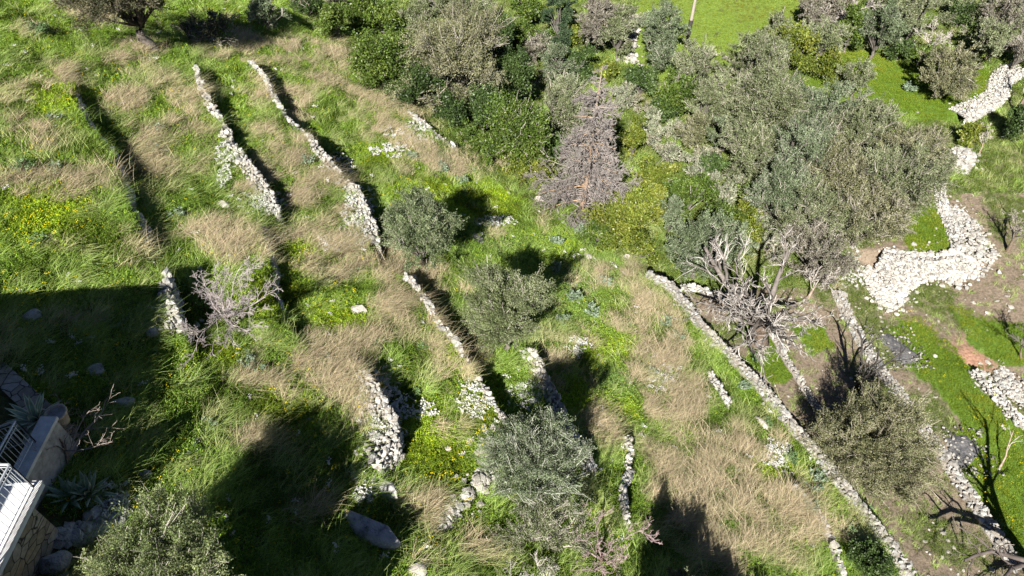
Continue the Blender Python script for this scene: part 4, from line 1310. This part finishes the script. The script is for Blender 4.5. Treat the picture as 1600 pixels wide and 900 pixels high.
bare_tree(1587, 178, 5.0, 'tall dead snag beside the curving white wall at the right edge', 10, 'dead_tree', 'dead tree', r0=.15, c=(.30, .26, .23), trunk=.75,
          levels=[(5, .5, .7, .3, 1.0, .05, .18), (4, .6, .6, .25, 1, .04, .2), (3, .5, .6, .2, 1, .02, .22)])
bare_tree(1530, 240, 2.6, 'small pale leafless tree next to the yellow green bush on the wall', 11, r0=.06, c=(.46, .42, .36), trunk=.4)
bare_tree(1596, 560, 3.6, 'leafless thin branched bush in the green patch at the right edge', 12, r0=.07, c=(.20, .19, .15), trunk=.3, lean=(-.3, .2))
bare_tree(1103, 98, 2.4, 'tiny white bare tree alone in the top field', 13, r0=.09, c=(.52, .48, .44), trunk=.4,
          levels=[(6, 1.1, .7, .6, 1.0, .05, .15), (4, .6, .6, .3, 1, .02, .2)])
bare_tree(1625, 915, 8.5, 'large dead tree reaching in from the bottom right corner, its shadow on the grass', 14, 'dead_tree', 'dead tree', r0=.4, c=(.17, .15, .13),
          dark=(.12, .10, .09), tw=(.26, .23, .2), trunk=.4, lean=(-.25, -.05), levels=[(7, 1.4, .7, .35, 1.0, .04, .25), (5, .55, .7, .25, 1, .04, .25), (4, .5, .6, .2, 1, .02, .25)])
bare_tree(1560, 735, 2.6, 'pale fallen dead branch lying across the second ash patch', 15, 'fallen_branch', 'fallen branch', r0=.05, c=(.42, .38, .34), lean=(.9, 1.0), trunk=.8,
          levels=[(4, .45, .6, .3, .9, .0, .2), (3, .4, .6, .3, 1, 0, .2)])
leafy(195, -22, 78, 50, [(.13, .13, .07), (.17, .16, .09), (.08, .085, .045)], 'dark gnarled tree cut by the top edge at top left, its shadow to the right', 'gnarled_tree', 'tree',
      seed=16, hfac=1.9, dens=.8, bare=.7, trunk=.055, twigc=(.12, .10, .085))
bare_tree(507, 32, 4.0, 'pale leaning brown trunk among the bushes at the top', 17, r0=.16, c=(.30, .25, .21), trunk=.6, lean=(-.1, 0))
for i, (a, b, h, lab) in enumerate([(1285, 60, 4.5, 'leaning pale bare tree above the lime green bush'), (1440, 95, 4.5, 'white branched bare tree behind the meadow olive'),
                                    (1535, 95, 4.5, 'bare grey tree on the upper right rim of the meadow'), (1575, 75, 5.0, 'slender bare tree in the top right thicket'),
                                    (1555, 35, 5.0, 'bare tree at the top right among grey crowns'), (1150, 258, 3.5, 'dead bare branches beside the hollow under the grove'),
                                    (1262, 465, 3.2, 'grey bare brush tree right of the dead tree with the thick trunk'), (1310, 40, 5, 'bare tree with a fan of pale twigs at the top edge')]):
    bare_tree(a, b, h, lab, 30 + i, r0=.09, c=(.45, .41, .37), lean=(.3, 0), trunk=.35, group='bare trees in the wood')

# the dead conifer: straight trunk, whorls of dense grey twigs
def dead_conifer():
    g, d = ground(908, 338)
    g[2] = gz(g[0], g[1])
    o = thing('dead_conifer', 'tall dead conifer with pinkish grey twigs and a bare white tip in the upper middle', 'dead tree', g)
    r = np.random.default_rng(5)
    H = 9.6; K = 6
    top = g + np.array([.35, .1, H])
    tt = np.linspace(0, 1, K)[:, None]
    TP = g * (1 - tt) + top * tt + np.array([0, 0, -.1]) * (1 - tt)
    TV, TF = tubes(TP[None], np.linspace(.2, .022, K)[None], 9)
    mesh_obj('trunk', TV, TF, M_BARK, o, col=np.linspace([1.6, 1.25, 1.0], [1.9, 1.85, 1.8], len(TV)), smooth=True, loc=g)
    n = 210
    t = np.concatenate([r.uniform(.05, .86, n - 12), r.uniform(.86, .98, 12)])
    a = r.uniform(0, 6.28, n)
    Ln = np.where(t < .86, 2.75 * (1 - t * .98) ** .7 * r.uniform(.6, 1.12, n) * (1 + .22 * np.sin(2 * a + t * 9)), .45)
    S = g + (top - g) * t[:, None]
    dr = np.column_stack([np.cos(a), np.sin(a), r.uniform(.0, .35, n)])
    k = np.linspace(0, 1, K)[None, :, None]
    P = S[:, None] + dr[:, None] * Ln[:, None, None] * k - np.array([0, 0, .18]) * (k ** 2) * Ln[:, None, None] + r.normal(0, .04, (n, K, 3)) * k
    R = np.linspace(.035, .01, K)[None] * np.ones((n, 1))
    V, Fq = tubes(P, R, 4)
    cb = np.where(r.random((n, 1)) < .25, np.array([.40, .27, .17]), np.array([.26, .225, .21])).repeat(K * 4, 0)
    mesh_obj('branches', V, Fq, M_TWIG, o, col=cb, loc=g)
    out = [(P, R)]
    for (m, lr, ang) in ((17, .42, .8), (8, .5, .7)):
        P0, R0 = out[-1]; n0 = len(P0); par = np.repeat(np.arange(n0), m)
        u = r.uniform(.2, 1, n0 * m) * (K - 1); kk = np.minimum(u.astype(int), K - 2); f = (u - kk)[:, None]
        S = P0[par, kk] * (1 - f) + P0[par, kk + 1] * f
        D0 = norm(P0[par, kk + 1] - P0[par, kk]); sd = norm(np.cross(D0, r.normal(size=(n0 * m, 3))))
        D = norm(D0 * math.cos(ang) + sd * math.sin(ang) + np.array([0, 0, .12]))
        L0 = np.linalg.norm(P0[:, -1] - P0[:, 0], axis=1)[par] * lr * r.uniform(.4, 1.1, n0 * m) * (1.1 - .5 * u / (K - 1))
        PP = S[:, None] + D[:, None] * L0[:, None, None] * k + r.normal(0, .02, (n0 * m, K, 3)) * k
        out.append((PP, np.full((n0 * m, K), .0105)))
    V, Fq = join([tubes(out[1][0], out[1][1], 3), tubes(out[2][0][:, ::2], out[2][1][:, ::2] * .9, 3)])
    nn = len(V)
    mesh_obj('twigs', V, Fq, M_TWIG, o, col=np.repeat(r.uniform(.75, 1.1, (nn // 3 + 1, 1)), 3, 0)[:nn] * np.array([[.25, .225, .21]]), loc=g)


dead_conifer()

# --- trees that stand below and beside the frame and throw the shadows seen in it
def off(x, y, z, R, H, label, seed):
    g = np.array([x, y, gz(x, y)])
    c = np.array([x, y, z])
    leafy(0, 0, 60, 60, OL, label, 'olive_tree', 'olive tree', 'olive trees below the picture edge', seed=seed, at=(g, c, R, H, 20.0), bare=.3, style='bush', leaf=3.0)


off(-6.7, 3.3, -14.9, 1.5, 1.6, 'olive tree below the bottom edge whose crown shades the long grey boulder', 201)
off(-8.3, 2.1, -13.7, 1.5, 1.7, 'olive tree behind the bottom left bush, outside the picture', 202)
off(-5.7, 3.0, -15.6, 1.1, 1.8, 'olive tree just outside the bottom edge left of the middle', 205)
off(4.2, 4.8, -20.2, 1.3, 2.0, 'olive tree below the edge casting the right hand shadow', 203)
off(6.0, 5.1, -21.7, 1.3, 1.8, 'second olive tree below the edge beside the right hand shadow', 204)

# ------------------------------------------------------------------ leafy weeds and agaves
def rosette(px, py, size, label, seed, name='bluish_shrub', cat='leafy plant', pal=BLU, n=26, group='blue green leafy plants in the grass'):
    g, d = ground(px, py)
    r = np.random.default_rng(seed)
    R = size * d / F
    st = max(5, int(R * 26))
    a = r.uniform(0, 6.28, st); rr = R * .8 * np.sqrt(r.random(st))
    H = R * .9 * r.uniform(.5, 1, st) * (1 - .5 * (rr / R) ** 2)
    S = g + np.column_stack([np.cos(a) * rr * .4, np.sin(a) * rr * .4, np.zeros(st)])
    E = g + np.column_stack([np.cos(a) * rr, np.sin(a) * rr, H])
    k = np.linspace(0, 1, 4)[None, :, None]
    P = S[:, None] * (1 - k) + E[:, None] * k
    o = thing(name, label, cat, g, group)
    V, Fq = tubes(P, np.full((st, 4), .008), 3)
    mesh_obj('stems', V, Fq, M_TWIG, o, col=np.tile([.22, .25, .15], (len(V), 1)), loc=g)
    m = 36
    t = r.uniform(.45, 1.05, (st, m))
    Q = S[:, None] + (E - S)[:, None] * t[..., None]
    D = norm(r.normal(0, 1, (st, m, 3)) * np.array([1, 1, .5]) + np.array([0, 0, .5]))
    L = .0038 * d
    V, Fq = leaf_quads(Q.reshape(-1, 3), D.reshape(-1, 3), L * r.uniform(.7, 1.4, st * m), L * .45, r)
    cc = np.repeat(np.array(pal)[r.integers(0, len(pal), st * m)] * r.uniform(.8, 1.2, (st * m, 1)), 4, 0)
    mesh_obj('leaves', V, Fq, M_LEAF, o, col=cc, loc=g)


for i, (a, b, s, lab) in enumerate([
        (398, 572, 30, 'large blue green leafy plant below the bare spreading tree'), (326, 668, 20, 'blue green plant with upright stems at the rim of the big shadow'),
        (300, 705, 13, 'blue green plant inside the shadow above the bottom left bush'), (90, 270, 20, 'blue green plant in the grass left of the overgrown wall'),
        (60, 55, 24, 'grey green plant in the top left corner'), (88, 188, 15, 'pale plant in the grass at far left, upper one'), (35, 270, 26, 'dark leafy plant at the left edge'),
        (245, 205, 14, 'bluish plant between the overgrown wall and left white wall'), (240, 235, 13, 'bluish plant just under its lookalike near the left white wall'),
        (278, 340, 17, 'bluish plant left of the pale rock near the bare tree'), (445, 375, 12, 'dark green leafy plant under the broad rubble wall end'),
        (552, 430, 12, 'bright leafy plant above the lone pink rock'), (660, 545, 11, 'leafy plant left of the thin coping wall'), (592, 540, 14, 'leafy plant below right of the lone pink rock'),
        (650, 618, 11, 'leafy plant right of the curved wall'), (480, 255, 14, 'bluish plant left of the broken white wall'), (642, 248, 10, 'pale bluish plant in the upper slope under the stones line'),
        (690, 268, 16, 'bluish plant in the bright green strip, left one'), (722, 285, 14, 'bluish plant in the bright green strip, right one'), (762, 352, 15, 'bluish plant right of the rounded olive shadow'),
        (905, 365, 17, 'silvery plant at the foot of the yellow green bush'), (868, 380, 15, 'silvery plant right of the narrow dry tuft'), (870, 425, 16, 'bluish plant right of the middle olive shadow, top one'),
        (895, 468, 17, 'bluish plant in the bluish herb patch, middle one'), (925, 490, 18, 'bluish plant in the bluish herb patch, lower right one'), (880, 505, 15, 'bluish plant in the bluish herb patch, lower left one'),
        (945, 445, 15, 'bluish plant in the herb patch nearest the dry grass'), (1038, 505, 13, 'bluish plant near the upper part of the longest wall'), (1060, 530, 14, 'silvery plant beside the longest wall, upper'),
        (1160, 608, 14, 'dark leafy plant between pale stones and longest wall'), (1195, 665, 13, 'leafy plant right of the white oblong rock'), (1235, 720, 18, 'leafy plant beside the white blossom by the longest wall'),
        (1272, 758, 26, 'large bluish plant at the lower part of the longest wall'), (1260, 795, 20, 'bluish plant below the largest wall plant'), (1345, 800, 18, 'grey green plant against the longest wall near the bottom'),
        (1330, 838, 18, 'dark green plant near the bottom of the longest wall'), (900, 720, 12, 'leafy plant between two white walls at bottom centre'), (1130, 770, 13, 'small green plant amid the tall dry grass'),
        (1465, 127, 14, 'round dark plant on the right meadow, upper'), (1418, 142, 13, 'round bluish plant on the right meadow, lower'), (185, 505, 22, 'dim leafy plant in the big shadow'),
        (60, 380, 18, 'green leafy plant at the left edge above the big shadow'), (1015, 585, 12, 'small bluish plant in dry grass left of the pale stones'), (700, 480, 12, 'small plant between the middle olives'),
        (760, 455, 14, 'leafy plant left of the middle olive'), (1180, 560, 14, 'bright green plant at the foot of the dead tree'), (240, 560, 15, 'dim plant beside the ruined wall in the shadow')]):
    rosette(a, b, s, lab, 300 + i, pal=BLU if 'blu' in lab or 'silver' in lab or 'pale' in lab else [(.10, .19, .07), (.16, .26, .1), (.2, .3, .14)])


def agave(P, size, label, seed, stripe=True):
    r = np.random.default_rng(seed)
    o = thing('agave_plant', label, 'agave', P)
    n = 22; K = 7
    for ly, (sc_, col_) in enumerate([(1.0, (.30, .36, .22))]):
        V = []; Fq = []; cc = []
        for i in range(n):
            a = i * 2.4 + r.normal(0, .1); el = .15 + 1.1 * (i / n) + r.normal(0, .06)
            L = size * r.uniform(.8, 1.05)
            h = np.array([math.cos(a), math.sin(a), 0]); sdv = np.array([-math.sin(a), math.cos(a), 0])
            b0 = len(V)
            for k in range(K):
                t = k / (K - 1)
                p = h * (L * t * math.cos(el)) + np.array([0, 0, L * t * math.sin(el) - .25 * L * t * t * math.cos(el)])
                wd = size * .085 * (1 - t ** 2.2) * (.75 + 1.0 * t * (1 - t) * 2)
                nrm = np.cross(h * math.cos(el) + np.array([0, 0, math.sin(el)]), sdv)
                for j, (q, cq) in enumerate(((-1, 1), (-.45, 0), (0, 0), (.45, 0), (1, 1))):
                    V.append(p + sdv * wd * q + nrm * (-abs(q)) * wd * .35)
                    cc.append((.85, .84, .6) if cq and stripe else (.26, .36, .26))  # real pale stripes, brightened further to stand in for sun the potted plant lacks
                if k:
                    for j in range(4):
                        b = b0 + (k - 1) * 5 + j; Fq.append([b, b + 1, b + 6, b + 5])
        mesh_obj('leaves', np.array(V), np.array(Fq), M_LEAF, o, col=np.array(cc), smooth=True)
    return o

# ------------------------------------------------------------------ the stone house terrace at bottom left
M_WHITE = plain_mat('white_plaster', (.66, .65, .63), .75, noise=.22, scale=5, bump=.25)
M_WHITE2 = plain_mat('white_deck', (.80, .80, .80), .6, noise=.05, scale=5)
M_METAL = plain_mat('painted_metal', (.50, .53, .56), .4, .3, .06)
M_MAS = masonry_mat('terrace_masonry', (.34, .31, .27), (.05, .05, .05), 3.1)
M_FLAG = masonry_mat('flagstones', (.42, .42, .42), (.07, .07, .07), 2.6, .4)
M_CONC = plain_mat('old_mortar', (.40, .38, .36), .9, noise=.3, scale=7, bump=.5)
M_CLAY = plain_mat('pot_clay', (.52, .42, .33), .8, noise=.2)
M_GLASS = plain_mat('window_glass', (.05, .06, .07), .1)
M_WOOD = plain_mat('blue_shutter', (.10, .17, .24), .6)

DX, DY, DZ = -10.0, 7.1, -13.7
hz = thing('house_terrace', 'white floored terrace on a stone wall with grey railings in the bottom left corner', 'terrace', (-12, 5, -16.5))
HL = (-12, 5, -16.5)
v = box(-14.6, DX - .32, -1.0, DY - .30, -18.5, DZ - .12)
mesh_obj('stone_wall', *v, M_MAS, hz, loc=HL)
mesh_obj('floor_slab', *box(-14.6, DX, -1.0, DY, DZ - .118, DZ), M_WHITE2, hz, loc=HL)
mesh_obj('slab_edge', *box(DX - .2, DX + .02, -1.0, DY + .02, DZ + .003, DZ + .06), M_WHITE, hz, loc=HL)


def rail_run(a, b, h, n, mat, posts=True):
    a = np.array(a, float); b = np.array(b, float)
    parts = []
    def bar(p, q, r_): parts.append(tubes(np.array([[p, (p + q) / 2, q]]), np.full((1, 3), r_), 6))
    up = np.array([0, 0, h])
    bar(a + up, b + up, .028); bar(a + up * .88, b + up * .88, .012); bar(a + up * .1, b + up * .1, .014)
    for i in range(n + 1):
        p = a + (b - a) * i / n
        bar(p + up * .1, p + up * .9, .009)
    m = max(1, int(np.linalg.norm(b - a) / 1.6))
    if posts:
        for i in range(m + 1):
            p = a + (b - a) * i / m
            bar(p, p + up, .026)
    return join(parts)


mesh_obj('railing', *rail_run((DX - .12, DY - .12, DZ + .05), (DX - .12, -.8, DZ + .05), .95, 58, M_METAL), M_METAL, hz, loc=HL)
mesh_obj('railing', *rail_run((DX - .12, DY - .12, DZ + .05), (-13.9, DY - .12, DZ + .05), .95, 30, M_METAL), M_METAL, hz, loc=HL)
# lower stone paved landing with its low white wall
tn = thing('stone_landing', 'flagstone paved landing in shade with a low white wall and railing beside the potted agave', 'landing', (-12.5, 9, -16.5))
LL = (-12.5, 9, -16.5)
A = [(-11.25, DY + .02), (-11.25, 9.25), (-13.9, 11.15), (-18, 14.1), (-18, DY + .02)]
V = np.array([[x, y, z] for z in (-19.0, -15.2) for x, y in A]); m5 = len(A)
Fq = [list(range(m5, 2 * m5))]
sidef = np.array([[i, (i + 1) % m5, m5 + (i + 1) % m5, m5 + i] for i in range(m5)])
mesh_obj('paving', V, [np.array(Fq), sidef], M_FLAG, tn, loc=LL)
# kerb of flat stones along the outer edge of the landing
kp = np.array([(-11.15, 9.2), (-13.9, 11.2), (-18, 14.1)])
d = norm(kp[1] - kp[0]); nn = np.array([d[1], -d[0]])
def strip(p, q, wdt, z0, z1):
    d = norm(q - p); s_ = np.array([-d[1], d[0]]) * wdt / 2
    pts = [p - s_, q - s_, q + s_, p + s_]
    V = np.array([[a_[0], a_[1], z] for z in (z0, z1) for a_ in pts])
    return V, np.array([[3, 2, 1, 0], [4, 5, 6, 7], [0, 1, 5, 4], [1, 2, 6, 5], [2, 3, 7, 6], [3, 0, 4, 7]])
mesh_obj('kerb', *strip(kp[0] + d * .1, kp[1], .5, -19, -14.95), M_MAS, tn, loc=LL)
mesh_obj('kerb', *strip(kp[1] + d * .01, kp[2], .5, -19, -14.953), M_MAS, tn, loc=LL)
mesh_obj('low_wall', *box(-11.32, -11.0, DY + .03, 9.15, -19, -14.5), M_CONC, tn, loc=LL)
mesh_obj('coping', *box(-11.36, -10.96, DY + .035, 9.2, -14.497, -14.40), M_WHITE, tn, loc=LL)
mesh_obj('railing', *rail_run((-11.16, DY + .15, -14.40), (-11.16, 8.5, -14.40), .9, 11, M_METAL), M_METAL, tn, loc=LL)
mesh_obj('railing', *rail_run((-11.16, 8.5, -14.40), (-12.4, 8.5, -15.0), .9, 9, M_METAL), M_METAL, tn, loc=LL)

# pots
def pot(x, y, z, r_, h, label, seed):
    o = thing('flower_pot', label, 'flower pot', (x, y, z))
    prof = [(0, 0), (r_ * .7, 0), (r_ * .82, h * .4), (r_, h * .85), (r_ * 1.1, h * .86), (r_ * 1.1, h), (r_ * .92, h), (r_ * .88, h * .8)]
    n = 24; V = []; Fq = []
    for (q, zz) in prof:
        for k in range(n):
            V.append((q * math.cos(k * 2 * math.pi / n), q * math.sin(k * 2 * math.pi / n), zz))
    for j in range(len(prof) - 1):
        for k in range(n):
            Fq.append([j * n + k, j * n + (k + 1) % n, (j + 1) * n + (k + 1) % n, (j + 1) * n + k])
    mesh_obj('pot_body', np.array(V), np.array(Fq), M_CLAY, o, smooth=True)
    V = [(0, 0, h * .85)] + [(r_ * .9 * math.cos(k * 2 * math.pi / n), r_ * .9 * math.sin(k * 2 * math.pi / n), h * .84) for k in range(n)]
    mesh_obj('soil', np.array(V), np.array([[0, k + 1, (k + 1) % n + 1] for k in range(n)]), M_CONC, o)


pot(-11.2, 9.42, -15.0, .24, .42, 'cream clay pot at the outer end of the low white wall', 1)
pot(-11.75, 9.35, -15.2, .3, .42, 'wide clay pot under the striped agave on the landing', 2)
agave(np.array([-11.75, 9.35, -14.82]), .85, 'striped yellow edged agave in its pot on the landing', 1)
g, _ = ground(140, 772); agave(g + np.array([0, 0, .02]), .75, 'yellowed agave growing on the ground beside the terrace', 2)
g, _ = ground(108, 778); agave(g + np.array([0, 0, .02]), .7, 'dim grey agave in the shade left of the yellowed one', 3, False)
bare_tree(108, 728, 2.6, 'leafless thorny climber sprawling off the low white wall', 21, 'thorny_climber', 'climber', r0=.05, c=(.36, .30, .26), lean=(-.2, .2), trunk=.35,
          levels=[(9, 1.7, .9, .2, 1.0, .02, .22), (6, .55, .7, .2, 1, .02, .25), (4, .4, .7, .2, 1, 0, .25)])

# the house itself stands left of the picture and throws the large shadow
hs = thing('house', 'flat roofed stone house left of the picture throwing the large dark shadow', 'house', (-16, 2, -18))
H0 = (-16, 2, -18)
FP = np.array([(-26, -8), (-12.35, -8), (-12.35, .3), (-12.75, 2.6), (-13.45, 5.6), (-26, 5.6)])
def prism(fp, z0, z1):
    m = len(fp); V = np.array([[x, y, z] for z in (z0, z1) for x, y in fp])
    return V, [np.array([list(range(m, 2 * m))]), np.array([list(range(m))[::-1]]), np.array([[i, (i + 1) % m, m + (i + 1) % m, m + i] for i in range(m)])]
mesh_obj('wall', *prism(FP, -19, -8.6), M_MAS, hs, loc=H0)
mesh_obj('roof', *prism(FP + np.sign(FP - [-18, -1]) * .06, -8.598, -8.2), M_CONC, hs, loc=H0)
for yy in (2.2, 4.2):
    wf = mesh_obj('window', *box(-13.3, -12.62 - (yy - 2.2) * .22, yy - .5, yy + .5, -12.4, -11.0), M_WOOD, hs, loc=H0)
    mesh_obj('pane', *box(-12.617 - (yy - 2.2) * .22, -12.60 - (yy - 2.2) * .22, yy - .4, yy + .4, -12.3, -11.1), M_GLASS, wf, loc=H0)

# ------------------------------------------------------------------ post in the field, ash patches
g, d = ground(1072, 73)
po = thing('wooden_post', 'tall wooden pole standing in the top field, dark at its foot', 'pole', g)
kk = np.linspace(0, 1, 6)[:, None]
PP = g - np.array([0, 0, .3]) + np.array([0, 0, 8.3]) * kk
V, Fq = tubes(PP[None], np.linspace(.16, .10, 6)[None], 12)
M_POLE = plain_mat('weathered_pole', (.36, .32, .26), .85, noise=.2, scale=12, bump=.3)
M_DARK = plain_mat('dark_creosote', (.05, .045, .04), .8)
mesh_obj('pole_shaft', V, Fq, M_POLE, po, smooth=True, loc=g)
V, Fq = tubes(np.array([g, g + np.array([0, 0, 1.2]), g + np.array([0, 0, 2.4])])[None], np.full((1, 3), .185), 12)
mesh_obj('dark_sleeve', V, Fq, M_DARK, po, smooth=True, loc=g)

M_ASH = rock_mat('ash', (.10, .10, .105), (.20, .195, .195), 4, 1.0, stain=(.035, .035, .037))
for poly, lab in zip(ASH, ('dark grey ash patch with pale flecks right of the black branched dead tree', 'larger dark grey ash patch under the pale fallen branch')):
    q = np.array([ground(a, b)[0] for a, b in poly]); c0 = q.mean(0)
    ring = smooth_poly([p[:2] for p in list(q) + [q[0]]], .15)[:-1]
    V = []; n = len(ring); m = 6
    for j in range(m + 1):
        t = j / m
        xy = ring * (1 - t) + c0[:2] * t
        xy = xy + (fbm(xy[:, 0], xy[:, 1], .5, 3, 2)[:, None] - .5) * .3 * (1 - t)
        z = height(xy[:, 0], xy[:, 1]) + np.clip(t * .16, -.02, .09) + (.05 * (fbm(xy[:, 0], xy[:, 1], .3, 9, 3) - .5)) - (.06 if j == 0 else -.01)
        V.append(np.column_stack([xy, z]))
    V = np.concatenate(V)
    Fq = np.array([[j * n + k, j * n + (k + 1) % n, (j + 1) * n + (k + 1) % n, (j + 1) * n + k] for j in range(m) for k in range(n)])
    tag(mesh_obj('ash_patch', V, Fq, M_ASH, smooth=True, loc=c0), lab, 'ash patch')

r = np.random.default_rng(77)
for poly, lab in zip(ASH, ('pale flecks of stone and charred wood on the smaller ash patch', 'pale flecks of stone and charred wood on the larger ash patch')):
    q = np.array([ground(a, b)[0] for a, b in poly]); lo = q.min(0) - .4; hi = q.max(0) + .4
    x = r.uniform(lo[0], hi[0], 190); y = r.uniform(lo[1], hi[1], 190)
    s_ = r.uniform(.015, .06, 190)
    V, Fq = stones(np.column_stack([x, y, height(x, y) + .10]), np.column_stack([s_ * 1.6, s_, s_ * .6]), r)
    tn_ = np.where(r.random(190) < .5, r.uniform(.1, .3, 190), r.uniform(.6, 1.0, 190))
    tag(mesh_obj('stone_flecks', V, Fq, M_STONE, col=np.repeat(np.stack([tn_, tn_, tn_ * .96], -1), 12, 0), loc=V.mean(0)), lab, 'stone chips', kind='stuff')
